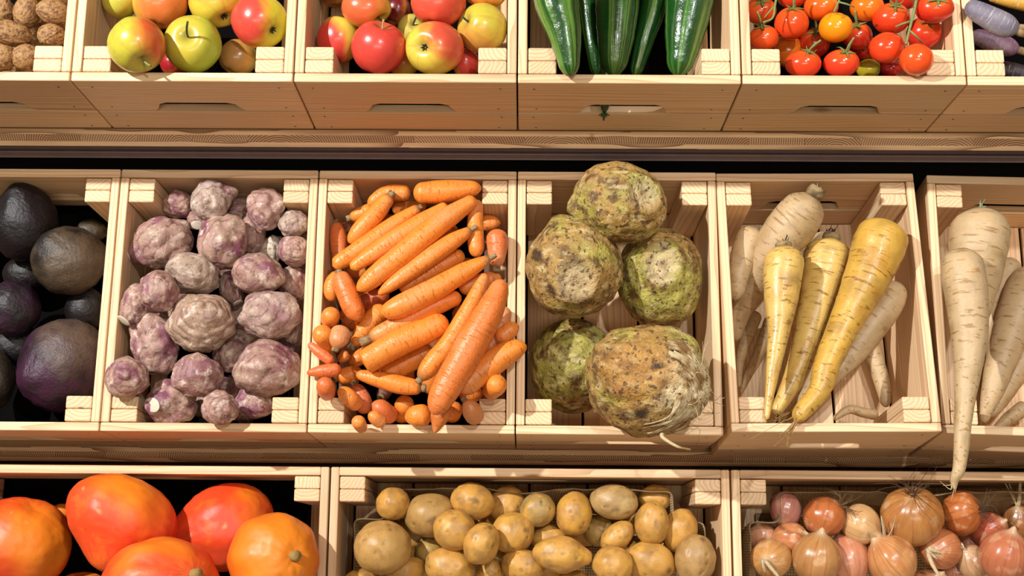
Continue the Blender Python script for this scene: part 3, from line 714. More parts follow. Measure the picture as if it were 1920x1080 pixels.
for q in [
    z.blob('yellow apple low between the plain red and the yellow apple', 770, 350, 85, 85, 0, 8, base='D2B444', blush='D8703A', lo=.3, hi=.9, feat=(.2, .9, True)),
    z.blob('dark red apple low in the shade behind the red cheeked apple', 735, 60, 80, 90, 0, 8, base='7E1E22', blush='6A1218', feat=(.3, -.8, True)),
    z.blob('pale green apple with a dry leaf on its stem', 815, 165, 78, 85, 0, 10, base='BCC85C', blush='C8CC6A', amt=.3, fp=(825, 130), sl=.03, sc='5A5A40'),
    z.blob('red apple tucked low against the batten by the cucumbers', 1120, 355, 75, 85, 0, 9, base='D8A84A', blush='D83C3A', bd=(.5, -.2), lo=-.4, hi=.4, feat=(0, .9, True)),
    z.blob('dull orange apple in the dark back corner', 385, -35, 95, 80, 0, 8, base='9A6A30', blush='7A3A20', feat=(0, -.9, True)),
    z.blob('orange yellow apple cut off above the russet apple', 1230, -35, 120, 82, 0, 13, base='E0A040', blush='DC7A34', feat=(0, -.9, True)),
    z.blob('apple with red left side leaning on the crate wall', 405, 225, 120, 135, 0, 11, base='DCC04A', blush='D8323A', bd=(-.75, .35), lo=-.05, hi=.6, feat=(.2, -.95, True)),
    z.blob('yellow orange apple sitting above the plain red apple', 558, 45, 138, 110, 0, 14, base='DCBE44', blush='E0603A', bd=(-.5, -.3), lo=-.2, hi=.7, fp=(650, 112), sl=.016),
    z.blob('russet yellow green apple beside the crate wall', 1215, 160, 140, 138, 0, 13, base='CBBC42', blush='C8883E', bd=(-.5, .7), lo=.3, hi=1.0, fp=(1105, 110), rus=.3, sl=.012),
    z.blob('orange red apple standing above the yellow apple', 965, 20, 153, 135, 0, 14, base='E0A04A', blush='DF4A3A', bd=(0, .2), lo=-.5, hi=.5, feat=(.2, -.9, True)),
    z.blob('plain red square shouldered apple on the crate edge', 630, 268, 152, 150, 0, 15, base='E09048', blush='DC403A', bd=(0, 0), lo=-.9, hi=.1, feat=(.18, -.93), sl=.012, sc='C8A070'),
    z.blob('yellow apple with red rim, blossom end facing outwards', 945, 270, 163, 146, 0, 15, base='DFC648', blush='DC4A3C', bd=(.75, -.5), lo=-.05, hi=.75, fp=(872, 265), pole='calyx')]:
    body(CT[2], 'apple', q, 'apple', 'apple', 'apples beside the cucumbers', M['apple'], fn=apple_fn, extra=apple_extra)

# --- cucumbers
z = Z(960, 0, 3); cu = []
for q in [
    z.path('thin dark cucumber in the gap beside the leaning one', [(395, -330, 70), (425, 0, 58), (455, 250, 48), (480, 430, 36, -.012)], 6.5, lt=.4),
    z.path('cucumber with pale stripes behind the last thick one', [(815, -330, 80), (800, 0, 78), (745, 220, 56), (690, 430, 34, -.012)], 7, lt=.8),
    z.path('thick cucumber leaning against the left batten', [(215, -330, 140), (250, 0, 128), (300, 210, 92), (330, 430, 48, -.004)], 11, lt=.9, c2='6A9A3E'),
    z.path('widest dark cucumber in the middle of the crate', [(600, -330, 130), (592, 0, 124), (582, 220, 104), (572, 430, 58, -.004)], 11, lt=.45, c2='3E6E3A'),
    z.path('thick cucumber beside the right hand batten', [(1020, -330, 142), (1000, 0, 136), (968, 210, 108), (932, 430, 58, -.004)], 11, lt=.75)]:
    o, P, R, C = long_root(CT[3], q, 'cucumber', 'cucumber', 'green cucumbers', M['cucumber'], cuke_col, q[2], 28, 60)
# cucumber end poking out of the crate's handle slot
c = CT[3]; P0 = c.w(.122, -.006, -.097); P1 = c.w(.128, .10, -.060); n_ = 24
Pc = catmull([P0, .5*(P0+P1), P1], n_); Rc = np.array([.0095*math.sqrt(max(.02, 1-(1-min(1, i/7))**2)) for i in range(n_)])
Ce = Pc.mean(0); V, Q, T, S, PH = tube(Pc-Ce, Rc, 18)
o = link('cucumber', mesh_from('cucumber', V, Q, T, {'Col': np.tile(lin('16301A'), (len(V), 1)), 'tc': np.stack([np.cos(PH), np.sin(PH), S], 1)}), M['cucumber'], None, Vector(Ce))
tag(o, 'small dark cucumber end poking through the crate handle slot', 'cucumber', 'green cucumbers')
parts = []
for k in range(6):
    a = k*1.05; g = math.cos(a)*c.X+math.sin(a)*c.N; p = P0-Ce
    parts.append(tube([p, p+g*.004-c.B*.002, p+g*.008-c.B*.003], [.0013, .0016, .0005], 6))
parts.append(tube([P0-Ce, P0-Ce-c.N*.006-c.B*.004, P0-Ce-c.N*.012-c.B*.006], [.002, .002, .0012], 6))
V, Q, T, S, PH = merge(parts); link('flower_end', mesh_from('flower_end', V, Q, T, {'Col': np.tile(lin('33501E'), (len(V), 1)), 'tc': V*0}), M['sepal'], o)

# --- tomatoes
z = Z(1340, 0, 3.31); up = (-.1, -.92)
for q in [
    z.blob('yellow green unripe tomato half hidden behind the crate edge', 955, 428, 75, 62, 0, 8, c='B0A026', c2='8E9A2E', bare=1),
    z.blob('dark red tomato low in shade beside the right front tomato', 1095, 425, 75, 55, 0, 7, c='A02018', bare=1, feat=(0, -.9, True)),
    z.blob('dark red tomato hidden behind the front right pair', 935, 300, 75, 80, 0, 8, c='B82418', bare=1, feat=(0, -.9, True)),
    z.blob('orange tomato squeezed behind the left batten', 455, 312, 85, 108, 0, 8, c='D8701C', bare=1, feat=(.3, -.9, True)),
    z.blob('red tomato in shade left of the yellow tomato', 620, 268, 95, 92, 0, 9, c='CE3018', feat=(.1, -.75)),
    z.blob('red tomato in shade right of the yellow tomato', 885, 225, 92, 88, 0, 9, c='C22A18', feat=(-.05, -.8)),
    z.blob('red tomato cut off behind the two left tomatoes', 480, -20, 90, 75, 0, 11, c='D23A18', feat=(.1, -.9)),
    z.blob('red tomato cut off at the top behind the vine', 1180, -20, 90, 82, 0, 10, c='CE2A18', feat=(0, .2, True), bare=1),
    z.blob('tomato in the back corner against the left crate wall', 285, 68, 98, 86, 0, 12, c='E2501C', feat=(.05, -.68)),
    z.blob('orange red tomato cut off above the round orange one', 660, 42, 106, 88, 0, 13, c='E85A18', c2='E87A1C', feat=(.6, -.75), bare=1),
    z.blob('orange tomato cut off above the dark shaded ones', 945, 45, 104, 88, 0, 13, c='EA6E16', c2='E8801C', bare=1, feat=(0, -.9, True)),
    z.blob('large red tomato in front of the vine stalk', 1095, 115, 114, 98, 0, 13, c='DA3A1A', feat=(.25, -.8)),
    z.blob('big dark red tomato at the right crate wall', 1365, 52, 117, 92, 0, 13, c='D22A18', feat=(.2, -.6)),
    z.blob('tomato with open green star resting on the left batten', 305, 236, 92, 80, 0, 13.5, c='E2521C', feat=(-.15, -.9)),
    z.blob('red tomato with wide green star below the big dark red one', 1300, 205, 106, 100, 0, 13, c='D83020', feat=(.30, -.72)),
    z.blob('round orange red tomato left of the yellow tomato', 478, 145, 106, 101, 0, 14, c='E2481A', feat=(.1, -.93)),
    z.blob('front left red tomato with long bent stalk', 550, 398, 111, 88, 0, 14, c='E2401C', feat=(.35, -.88), stalk=(.7, -.1)),
    z.blob('front middle red tomato with upright green star', 785, 393, 111, 88, 0, 14, c='DE3A1E', feat=(.28, -.80), stalk=(.7, -.9)),
    z.blob('single golden yellow tomato', 750, 170, 104, 94, 0, 15, c='EE8C10', c2='F09A18', feat=(.3, -.93), bare=1),
    z.blob('plain red orange tomato left of the foremost one', 1068, 298, 110, 98, 0, 15, c='E4421A', bare=1, feat=(0, -.9, True)),
    z.blob('foremost tomato overhanging the crate edge at the right batten', 1252, 370, 104, 99, 0, 15.5, c='E8501C', bare=1, feat=(0, -.9, True))]:
    body(CT[4], 'tomato', q, 'tomato', 'tomato', 'vine tomatoes', M['tomato'], fn=tomato_fn, extra=tomato_extra)
def vine(label, pts, r, side):
    P = []
    for (x, y, w) in pts:
        px, py = z.p(x, y); P.append(CT[4].hit(px, py, -H+.01+w/100)[0])
    P = np.array(P); C = P.mean(0); D = catmull(P-C, 24); parts = [tube(D, np.linspace(r, r*.8, 24), 8)]
    for i, e in side:
        dr = CT[4].X*e[0]+CT[4].B*e[1]+CT[4].N*e[2]; parts.append(tube([D[i], D[i]+dr*.012, D[i]+dr*.024-CT[4].N*.003], [r*.8, r*.7, r*.55], 7))
    V, Q, T, S, PH = merge(parts)
    o = link('tomato_vine', mesh_from('tomato_vine', V, Q, T, {'Col': np.tile(lin('7E8A4E'), (len(V), 1)), 'tc': V*0}), M['sepal'], None, Vector(C)); tag(o, label, 'vine', 'green tomato vines')
vine('long green vine stalk running down past the large red tomato', [(1262, -60, 18.3), (1240, 60, 18.8), (1210, 180, 19.2), (1188, 275, 19.3)], .0021, [(12, (-.9, -.3, 0)), (16, (.8, -.6, -.2)), (4, (-1, .1, .1))])
vine('thin green vine stalk beside the left tomatoes', [(392, -60, 17.5), (375, 30, 18), (360, 110, 18.2), (300, 140, 18.2)], .0017, [(8, (-.6, -.7, 0))])
vine('short bent green vine above the yellow tomato', [(790, -40, 18), (765, 20, 18.2), (740, 75, 18.3)], .0017, [(10, (.9, -.3, .1))])

# --- walnuts and purple carrots
z = Z(0, 0, 3)
for q in [
    z.blob('walnut deep under the long smooth one', 60, 270, 80, 75, 0, 8), z.blob('walnut deep under the upright one', 170, 150, 80, 75, 0, 8), z.blob('walnut deep beside the starry round one', 215, 260, 80, 75, 0, 8), z.blob('walnut deep at the front edge of the heap', 90, 370, 80, 75, 0, 7), z.blob('walnut deep beside the crate wall', 310, 140, 75, 75, 0, 8),
    z.blob('walnut half hidden in the dark at the back', -40, 90, 75, 75, 0, 9), z.blob('walnut beside the wall partly cut off above', 330, -15, 70, 60, 30, 12),
    z.blob('walnut cut off above the pair of long ones', 205, -45, 75, 60, -20, 12), z.blob('walnut shaded at the far back of the heap', 15, 55, 62, 78, -15, 12),
    z.blob('upright walnut with its seam towards the crate wall', 150, 70, 72, 95, 10, 13), z.blob('wrinkled walnut leaning on the side wall', 300, 68, 92, 72, 15, 13.5),
    z.blob('round walnut with a star of creases facing out', 290, 200, 78, 68, 0, 13, feat=(.1, -.1)), z.blob('long smooth walnut above the front pair', 60, 187, 115, 72, 8, 14),
    z.blob('walnut resting against the front batten', 150, 325, 76, 82, 80, 13.5), z.blob('striped walnut low at the front edge', 15, 325, 72, 78, 60, 14)]:
    body(CT[0], 'walnut', q, 'walnut', 'walnut', 'walnuts in the crate', M['walnut'], fn=walnut_fn, res=(64, 40))
z = Z(1340, 0, 3.31)
for q in [
    z.path('dusky carrot lying low in the shade', [(1750, 420, 50, -.01), (1990, 480, 60)], 6, c='3A2A34', c2='4A3A40'),
    z.path('purple carrot lying beneath the greyish one', [(1590, 215, 40), (1700, 250, 60), (1800, 285, 62), (1890, 312, 40)], 10, c='7E5A72', c2='A08A94', b=.006),
    z.path('yellow carrot crossing above the purple ones', [(1700, -20, 25), (1850, 10, 42), (2050, 40, 60)], 15, c='D09A2E', c2='C8A050'),
    z.path('greyish violet carrot on top with a blunt crown', [(1560, 25, 45), (1650, 80, 66), (1780, 150, 76), (1890, 185, 62)], 14, c='77707E', c2='A59EA2', b=.008)]:
    long_root(CT[5], q, 'purple_carrot', 'carrot', 'coloured carrots beside the tomatoes', M['purple'], purple_col, q[2])

# --- beetroots
z = Z(0, 300, 1.863)
for q in [
    z.blob('small brown beetroot behind the rough brown one', 318, 250, 55, 42, 0, 5, c='4A3A26', c2='2A2016'),
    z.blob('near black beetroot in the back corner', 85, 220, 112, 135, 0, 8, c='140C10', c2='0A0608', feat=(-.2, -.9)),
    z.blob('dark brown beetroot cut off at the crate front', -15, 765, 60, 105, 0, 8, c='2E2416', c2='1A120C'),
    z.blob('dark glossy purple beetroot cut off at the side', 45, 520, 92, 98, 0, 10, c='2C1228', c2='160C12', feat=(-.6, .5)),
    z.blob('rough brown beetroot with a pale root scar', 242, 352, 128, 120, 0, 10, c='463828', c2='1E1610', fp=(165, 268), dir=(.3, .1)),
    z.blob('large purple beetroot with a dusty shoulder at the front', 222, 715, 148, 165, 25, 7, c='3A0F30', c2='1A0818', dir=(.35, -.75), feat=(-.75, .3))]:
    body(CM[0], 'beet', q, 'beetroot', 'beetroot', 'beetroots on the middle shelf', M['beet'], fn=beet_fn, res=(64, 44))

z = Z(0, 300, 1.863)
for q in [
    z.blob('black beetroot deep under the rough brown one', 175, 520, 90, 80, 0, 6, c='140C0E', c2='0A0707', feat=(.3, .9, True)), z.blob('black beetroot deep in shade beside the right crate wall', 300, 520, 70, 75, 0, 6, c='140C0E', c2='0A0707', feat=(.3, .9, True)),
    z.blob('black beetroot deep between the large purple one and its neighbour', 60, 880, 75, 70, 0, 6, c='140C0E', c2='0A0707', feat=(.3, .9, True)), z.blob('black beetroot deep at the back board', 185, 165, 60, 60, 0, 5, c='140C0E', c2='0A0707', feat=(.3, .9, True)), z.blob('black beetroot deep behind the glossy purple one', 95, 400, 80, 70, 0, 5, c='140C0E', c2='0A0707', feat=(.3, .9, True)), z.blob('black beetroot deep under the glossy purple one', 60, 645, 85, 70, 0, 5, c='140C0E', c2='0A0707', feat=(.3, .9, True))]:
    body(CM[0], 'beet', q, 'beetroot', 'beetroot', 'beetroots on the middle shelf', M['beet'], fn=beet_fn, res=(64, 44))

# --- jerusalem artichokes
z = Z(180, 310, 2)
for q in [
    z.blob('tuber deep under the lumpy left one', 180, 400, 75, 70, 0, 5), z.blob('tuber deep left of the largest ringed one', 290, 545, 75, 75, 0, 5), z.blob('tuber deep right of the largest ringed one', 540, 560, 80, 75, 0, 5), z.blob('tuber deep under the back board beside the topmost', 540, 190, 75, 70, 0, 5),
    z.blob('tuber deep below the two lobed one', 180, 850, 75, 70, 0, 6), z.blob('tuber deep between the small striped and purple front ones', 410, 870, 75, 75, 0, 5), z.blob('tuber deep under the wedge shaped one', 500, 370, 80, 75, 0, 5), z.blob('tuber deep at the right wall near the front', 720, 700, 75, 75, 0, 5),
    z.blob('dark tuber low behind the large ringed tuber', 555, 645, 62, 52, 0, 9), z.blob('dark tuber scrap low between the two bottom ones', 500, 838, 45, 48, 0, 8),
    z.blob('brown tuber low beside the front batten', 555, 925, 48, 45, 0, 8, c='7A5440'), z.blob('shaded tuber against the right wall below the smooth one', 745, 620, 48, 62, 0, 9),
    z.blob('narrow shaded tuber behind the front right tuber', 545, 850, 45, 60, 0, 9), z.blob('shaded purple tuber half hidden at the right wall', 742, 445, 58, 68, 0, 10, pu=.9),
    z.blob('creamy tuber end wedged below the ringed wall tuber', 660, 318, 42, 58, 20, 10, c='D2C4AC', pu=.1), z.blob('slim purple tuber with white cut below it', 508, 458, 45, 66, 0, 10, cut=(.45, .75, .38)),
    z.blob('purple tuber behind the round star tuber', 588, 252, 50, 88, 0, 11, pu=.9), z.blob('tiny tuber with pale cut face below the top tuber', 380, 205, 38, 36, 0, 12, cut=(0, .45, .6)),
    z.blob('small purple tuber at the back left', 308, 148, 58, 52, 0, 12, pu=.9), z.blob('small dull tuber under the ringed centre one', 500, 712, 64, 62, 0, 11),
    z.blob('lobed tuber at the upper right corner', 635, 165, 70, 76, 0, 13, knobs=[(.75, -.2, .45, .3)]), z.blob('topmost knobbly tuber at the back board', 432, 132, 72, 76, 0, 13.5, c='B29A8C', knobs=[(.98, -.35, .35, .42), (-.1, -.9, .3, .15)]),
    z.blob('round pale tuber beside the right wall', 742, 218, 57, 54, 0, 13, c='B8A090', pu=.4), z.blob('ringed pinkish tuber beside the right wall', 742, 320, 57, 59, 0, 13.5, rn=11, feat=(.15, -.1), ra=.05),
    z.blob('large lumpy tuber with cut end at the left wall', 250, 295, 112, 98, -10, 13, cut=(-.93, .35, .25), knobs=[(.6, -.55, .45, .2), (-.3, -.4, .4, .12)]), z.blob('purple tuber with a tan round knob facing out', 475, 285, 92, 108, 0, 13.5, pu=.95, knobs=[(0, -.15, .3, .2), (-.5, .35, .35, .15), (.5, -.6, .4, .12)]),
    z.blob('tuber with white cut end at the left wall', 158, 515, 58, 78, 20, 11.5, cut=(-.65, .68, .45)), z.blob('ridged tuber behind the smooth tan tuber', 238, 475, 70, 74, 0, 14, rn=9),
    z.blob('blunt wedge shaped tuber above the smooth pinkish one', 607, 408, 94, 80, 10, 14, pu=.9, knobs=[(-.7, -.6, .4, .12), (.8, .3, .45, .15)]), z.blob('smooth tan tuber below the lumpy one', 365, 408, 99, 78, 8, 15, c='B29A86', pu=.35, ra=.012),
    z.blob('small round tuber perched on the front left batten', 115, 797, 79, 73, 0, 16.5, feat=(-.05, -.2), rn=9, ra=.05), z.blob('long two lobed tuber at the left wall', 222, 665, 88, 122, -14, 13.5, pu=.85, knobs=[(-.2, -.85, .5, .15), (-.75, .1, .3, -.15)]),
    z.blob('purple tuber with two pale cut ends at the front', 285, 888, 90, 84, 15, 14, pu=.9, cut=(-.65, .1, .38), knobs=[(.7, .55, .3, .2)]), z.blob('small striped tuber at the front edge', 464, 912, 69, 62, 0, 14.5, pu=.7, rn=9, feat=(.5, .1)),
    z.blob('purple lower lobe tuber at the front right batten', 595, 890, 70, 58, 10, 13, pu=.95), z.blob('big scarred purple tuber above the front right batten', 645, 765, 120, 106, 5, 14.5, pu=.8, knobs=[(.85, .3, .4, .15), (-.8, .2, .4, .12)]),
    z.blob('oval ridged tuber below the ringed centre one', 380, 790, 95, 81, 10, 15.5, rn=9, pu=.6, ra=.05), z.blob('smooth pinkish tuber with a knob at its left', 650, 565, 110, 96, 0, 15, pu=.55, c='B8988C', ra=.012, knobs=[(-.92, .1, .3, .18)]),
    z.blob('largest tuber, tan with strong rings, in the centre', 396, 590, 122, 114, 8, 16, c='B09078', pu=.35, rn=12, ra=.055, feat=(.15, -.45))]:
    body(CM[1], 'tuber', q, 'jerusalem_artichoke', 'tuber', 'knobbly purple tubers', M['tuber'], fn=tuber_fn, res=(72, 48), extra=tuber_extra)

# --- carrots
z = Z(560, 310, 2)
for q in [
    z.path('carrot buried under the left cluster', [(120, 480, 36), (160, 650, 38), (180, 820, 30)], 4.5), z.path('carrot buried under the crowned lower carrot', [(250, 500, 36), (270, 640, 40), (300, 780, 30)], 4.5), z.path('carrot buried under the cut end carrot', [(380, 560, 36), (390, 700, 40), (400, 860, 30)], 4.5),
    z.path('carrot buried below the smooth curved one', [(500, 560, 36), (500, 700, 40), (490, 860, 30)], 4.5), z.path('carrot buried below the biggest one', [(620, 520, 36), (620, 660, 40), (610, 820, 30)], 4.5), z.path('carrot buried beside the right wall', [(730, 500, 36), (725, 640, 40), (720, 760, 30)], 4.5),
    z.path('carrot buried under the long straight one', [(200, 300, 36), (320, 320, 40), (460, 320, 30)], 4.5), z.path('carrot buried under the slender middle one', [(440, 440, 36), (560, 400, 40), (680, 380, 30)], 4.5), z.path('carrot buried under the top row', [(300, 220, 36), (450, 240, 40), (600, 250, 30)], 4.5),
    z.path('dark carrot low beside the front right batten', [(600, 850, 40), (690, 860, 36)], 8), z.path('shaded carrot low at the front edge', [(555, 960, 34), (600, 890, 36)], 8),
    z.path('shaded carrot under the short left carrot', [(165, 540, 32), (215, 610, 28)], 9), z.path('carrot glimpsed below the slender middle carrot', [(225, 520, 30), (340, 480, 34)], 10, c='E2703A'),
    z.path('carrot glimpsed at the left below the long ones', [(180, 390, 26), (270, 400, 30)], 10), z.path('shaded carrot end behind the cut carrot', [(190, 745, 28), (280, 690, 30)], 10),
    z.path('carrot behind the long crowned carrot on the right', [(600, 460, 34), (760, 420, 30)], 11), z.path('purple tinged carrot end in the front gap', [(330, 840, 26, -.03), (310, 868, 25)], 10, c='8A6258', b=.004, pale=.8),
    z.path('pointed carrot in the shade under the back right batten', [(680, 218, 34), (730, 215, 26), (758, 215, 8)], 11), z.path('carrot at the back under the top ones', [(350, 165, 24), (480, 150, 24)], 10),
    z.path('carrot scrap beside the small crowned one', [(160, 235, 22, -.02), (200, 232, 20)], 11, c='B07860'), z.path('small orange carrot end at the front left edge', [(220, 955, 26), (240, 990, 22, -.04)], 11),
    z.path('short carrot behind the cluster at the left wall', [(185, 700, 26), (150, 738, 18)], 12), z.path('small carrot with dark crown in the left cluster', [(140, 800, 20), (170, 790, 30), (240, 775, 30)], 12.5, a=.004),
    z.path('carrot half hidden beneath the thick cut carrot', [(500, 690, 30), (400, 745, 34), (300, 800, 28)], 15), z.path('straight carrot beside the right back batten', [(668, 130, 20), (662, 230, 28), (668, 345, 26)], 12.5),
    z.path('crowned carrot pointing at the back left batten', [(340, 155, 28), (260, 175, 30), (190, 198, 20)], 12, b=.003, pale=.7), z.path('bent carrot curling under the top carrot', [(420, 105, 30), (330, 105, 28), (260, 150, 20)], 12.5),
    z.path('pale crowned carrot between two long ones', [(420, 310, 24), (330, 350, 24), (262, 388, 15)], 16, b=.003, pale=.6), z.path('plump carrot lower left behind the short one', [(150, 400, 20), (125, 450, 30), (122, 510, 24)], 12.5),
    z.path('reddish carrot with grey crown at the left wall', [(140, 212, 15), (148, 270, 32), (160, 380, 28)], 13, a=.002, pale=.8, c='E27A40'), z.path('thick carrot with brown crown at the right wall', [(742, 240, 37), (745, 300, 39), (742, 385, 24)], 13.5, b=.004, pale=.8, c='E27A40'),
    z.path('stump end of a carrot facing outwards at the left wall', [(112, 595, 30, -.03), (125, 545, 36)], 13, cb=1.0), z.path('carrot running down left below the brown crowned one', [(330, 530, 30), (260, 600, 34), (205, 680, 18)], 16, b=.003),
    z.path('carrot peeping between two long middle ones', [(620, 330, 24), (500, 395, 32), (380, 470, 28)], 17), z.path('carrot leaning on the right wall with brown crown', [(775, 530, 24), (750, 620, 32), (702, 712, 20)], 13, b=.004, pale=.8, c='D98A50'),
    z.path('carrot end jutting over the right crate wall', [(745, 660, 32), (790, 620, 32), (825, 600, 22)], 16), z.path('carrot with tan crown at the back of the front edge', [(672, 958, 34, -.02), (645, 915, 35), (622, 882, 19)], 14.5, b=.003, pale=.9, c='D98A50'),
    z.path('blunt carrot end at the front right corner', [(715, 850, 34, -.05), (752, 812, 42)], 15.5, cb=1.0), z.path('thin carrot tip resting on the left wall', [(130, 740, 20), (80, 702, 20), (36, 668, 11)], 16.5, c='E2703A'),
    z.path('round carrot end facing outwards over the left wall', [(120, 690, 30, -.05), (78, 615, 40)], 17, cb=1.0), z.path('crowned carrot end beside the left wall', [(165, 610, 36, -.01), (150, 650, 38), (138, 690, 24)], 15, b=.002, pale=.9, c='D98A50'),
    z.path('pale tapering carrot tip over the left wall', [(160, 765, 24), (90, 772, 24), (30, 778, 9)], 17, c='E2703A'), z.path('stubby carrot standing at the front left batten', [(110, 865, 26, -.03), (100, 830, 34), (90, 795, 26)], 16, c='E2743A'),
    z.path('bent carrot end near the front left batten', [(225, 905, 28, -.02), (190, 870, 30), (150, 838, 22)], 14.5), z.path('reddish carrot with purple crown at the front', [(255, 930, 30, -.01), (235, 870, 32), (208, 820, 20)], 14, b=.003, c='D9703E', pale=.7),
    z.path('lower of two small stub carrots at the front edge', [(320, 970, 28, -.02), (265, 930, 24)], 14), z.path('upper of two stub carrots at the front edge', [(360, 950, 32, -.02), (310, 915, 36), (275, 892, 24)], 15, c='E2743A'),
    z.path('round carrot end with a dimple at the front', [(385, 950, 34, -.05), (400, 880, 36)], 14.5, cb=1.0), z.path('blunt carrot lying along the front edge', [(500, 935, 38), (440, 940, 40), (398, 950, 30)], 15.5, pale=.6),
    z.path('narrow carrot tip hanging over the front edge', [(550, 880, 36, -.006), (530, 940, 36), (515, 990, 14), (513, 1004, 11)], 16.4, c='D97A34'),
    z.path('carrot lying on top along the back board', [(430, 106, 34), (550, 98, 38), (640, 88, 28), (686, 84, 16)], 14.5), z.path('short carrot with a brown crown below the top one', [(345, 112, 22), (290, 180, 30), (230, 245, 30), (188, 292, 16)], 17.5, a=.004),
    z.path('slender carrot fifth from the front pair towards the back', [(455, 158, 16), (360, 220, 28), (250, 300, 30), (150, 365, 26), (126, 378, 8)], 17, a=.002), z.path('long straight carrot above the thick diagonal one', [(560, 150, 18), (450, 220, 30), (320, 305, 32), (215, 375, 20), (195, 390, 8)], 17.6, tipy=1),
    z.path('long thick diagonal carrot through the middle of the heap', [(665, 125, 22), (540, 210, 36), (400, 325, 38), (270, 430, 32), (218, 470, 14)], 18.4), z.path('long slender carrot with grey crown in the middle', [(650, 240, 14), (570, 290, 28), (450, 375, 30), (345, 450, 22), (298, 485, 7)], 19, a=.006),
    z.path('short carrot leaning down the left side', [(150, 398, 20), (170, 450, 34), (205, 535, 36), (232, 585, 20)], 17.5, c='E87830', a=.001), z.path('carrot with thick brown crown lying below the middle', [(610, 490, 22), (500, 530, 36), (380, 595, 34), (262, 652, 24)], 18.6, b=.010),
    z.path('longest crowned carrot right of the middle', [(718, 348, 14), (630, 395, 30), (500, 470, 38), (380, 530, 38), (305, 555, 18)], 19.6, a=.007), z.path('thick carrot with a flat pale cut end', [(560, 580, 34), (480, 620, 40), (380, 665, 44), (240, 742, 41)], 19, cb=.25),
    z.path('thin carrot pointing left at the front', [(465, 835, 22), (390, 825, 30), (290, 800, 26), (215, 782, 15)], 18, a=.003), z.path('broad carrot pointing over the right crate wall', [(600, 845, 38), (700, 760, 44), (790, 700, 38), (855, 675, 20)], 17.5),
    z.path('smooth curved carrot beside the biggest one', [(702, 405, 17), (650, 520, 28), (570, 660, 32), (500, 745, 33), (452, 806, 20)], 21, b=.003), z.path('biggest carrot lying across the front edge', [(766, 428, 25), (715, 550, 46), (620, 720, 52), (545, 850, 46), (505, 935, 28)], 22.2, c='EA7F38', pale=.6, ring=.008, ca=1.2)]:
    q[3]['rk'] = 1.15 if math.dist(q[1][0][:2], q[1][-1][:2]) > 95 else 1.02; long_root(CM[2], q, 'carrot', 'carrot', 'orange carrots', M['carrot'], carrot_col, q[2], tol=.78)

# --- celeriac
z = Z(950, 290, 1.895)
for q in [
    z.blob('greenish celeriac at the lower left of its crate', 235, 750, 152, 165, 0, 7, green=.3, feat=(.4, .6, True), white=(.75, .3, .5)),
    z.blob('green celeriac with round pale cut face at the right', 545, 440, 152, 178, 0, 7, green=.25, fp=(553, 387)),
    z.blob('brown celeriac with broad tan cut face at the left', 237, 405, 170, 176, 0, 9, green=-.1, fp=(246, 445), knobs=[(-.3, -.93, .25, .12)], black=[(-.75, -.25, .22), (-.45, .45, .18)]),
    z.blob('topmost celeriac sticking up over the back board', 405, 170, 165, 143, 15, 14, green=.0, fp=(492, 135), knobs=[(-.98, .18, .28, .16)]),
    z.blob('front celeriac with shaggy white roots, bulging over the crate edge', 492, 800, 222, 195, 12, 15, green=-.05, feat=(.2, .95, True), white=(.75, .0, .75), orange=(-.1, -.2, .9), black=[(.2, -.25, .13), (-.05, .6, .15)], knobs=[(.7, -.75, .4, .12), (.85, .3, .4, .1)])]:
    o = body(CM[3], 'celeriac', q, 'celeriac', 'celeriac', 'celeriac roots', M['celeriac'], fn=celeriac_fn, res=(128, 84))
    last = (o, q)
o, q = last; C = np.array(o.location); sc = (C-EYE)@CF/F_PX; b = Blob(C, q[3]*sc, q[4]*sc, (q[3]+q[4])/2*sc, math.radians(12), (.75, .05)); r = rs(); parts = []
for k in range(90):                          # shaggy side roots wrapped over the flank
    a0 = r.uniform(-1.1, .9); rho = r.uniform(.55, .93); pts = []; sp = r.uniform(.35, .9)
    for t in np.linspace(0, 1, 7):
        a = a0+sp*t; q_ = rho+(.99-rho)*.5*t+.025*math.sin(5*t+k)
        pts.append(b.pos(b.dirv(q_*math.cos(a), q_*math.sin(a)), 1.005+.03*math.sin(3.1*t)*r.uniform(.3, 1))[0])
    rd = r.uniform(.0010, .0042); parts.append(tube(catmull(pts, 14), rd*np.linspace(1, .35, 14), 6))
for k in range(16):
    d0 = b.dirv(r.uniform(.6, .95), r.uniform(-.3, .75)); p = b.pos(d0, 1.0)[0]; g = unit(d0+r.normal(size=3)*.6)
    parts.append(tube(catmull([p, p+g*.012, p+g*.022+r.normal(size=3)*.006, p+g*.03+r.normal(size=3)*.01], 8), np.linspace(.0009, .0003, 8), 5))
p = b.pos(b.dirv(.25, .93), 1.0)[0]          # one long white root hanging down
parts.append(tube(catmull([p+.01*b.e3, p+.016*b.e3-.006*b.e2, p+.018*b.e3-.018*b.e2+.02*b.e1, p+.016*b.e3-.022*b.e2+.038*b.e1], 10), np.linspace(.0034, .0014, 10), 8))
V, Q, T, S, PH = merge(parts)
cc = mixc(np.tile(lin('CBB78C'), (len(V), 1)), lin('8A6636'), sstep(-.2, .35, fbm(V, 60, 3, 5)))
link('root_tangle', mesh_from('root_tangle', V, Q, T, {'Col': cc, 'tc': V*0}), M['root'], o)['label'] = 'shaggy white roots'

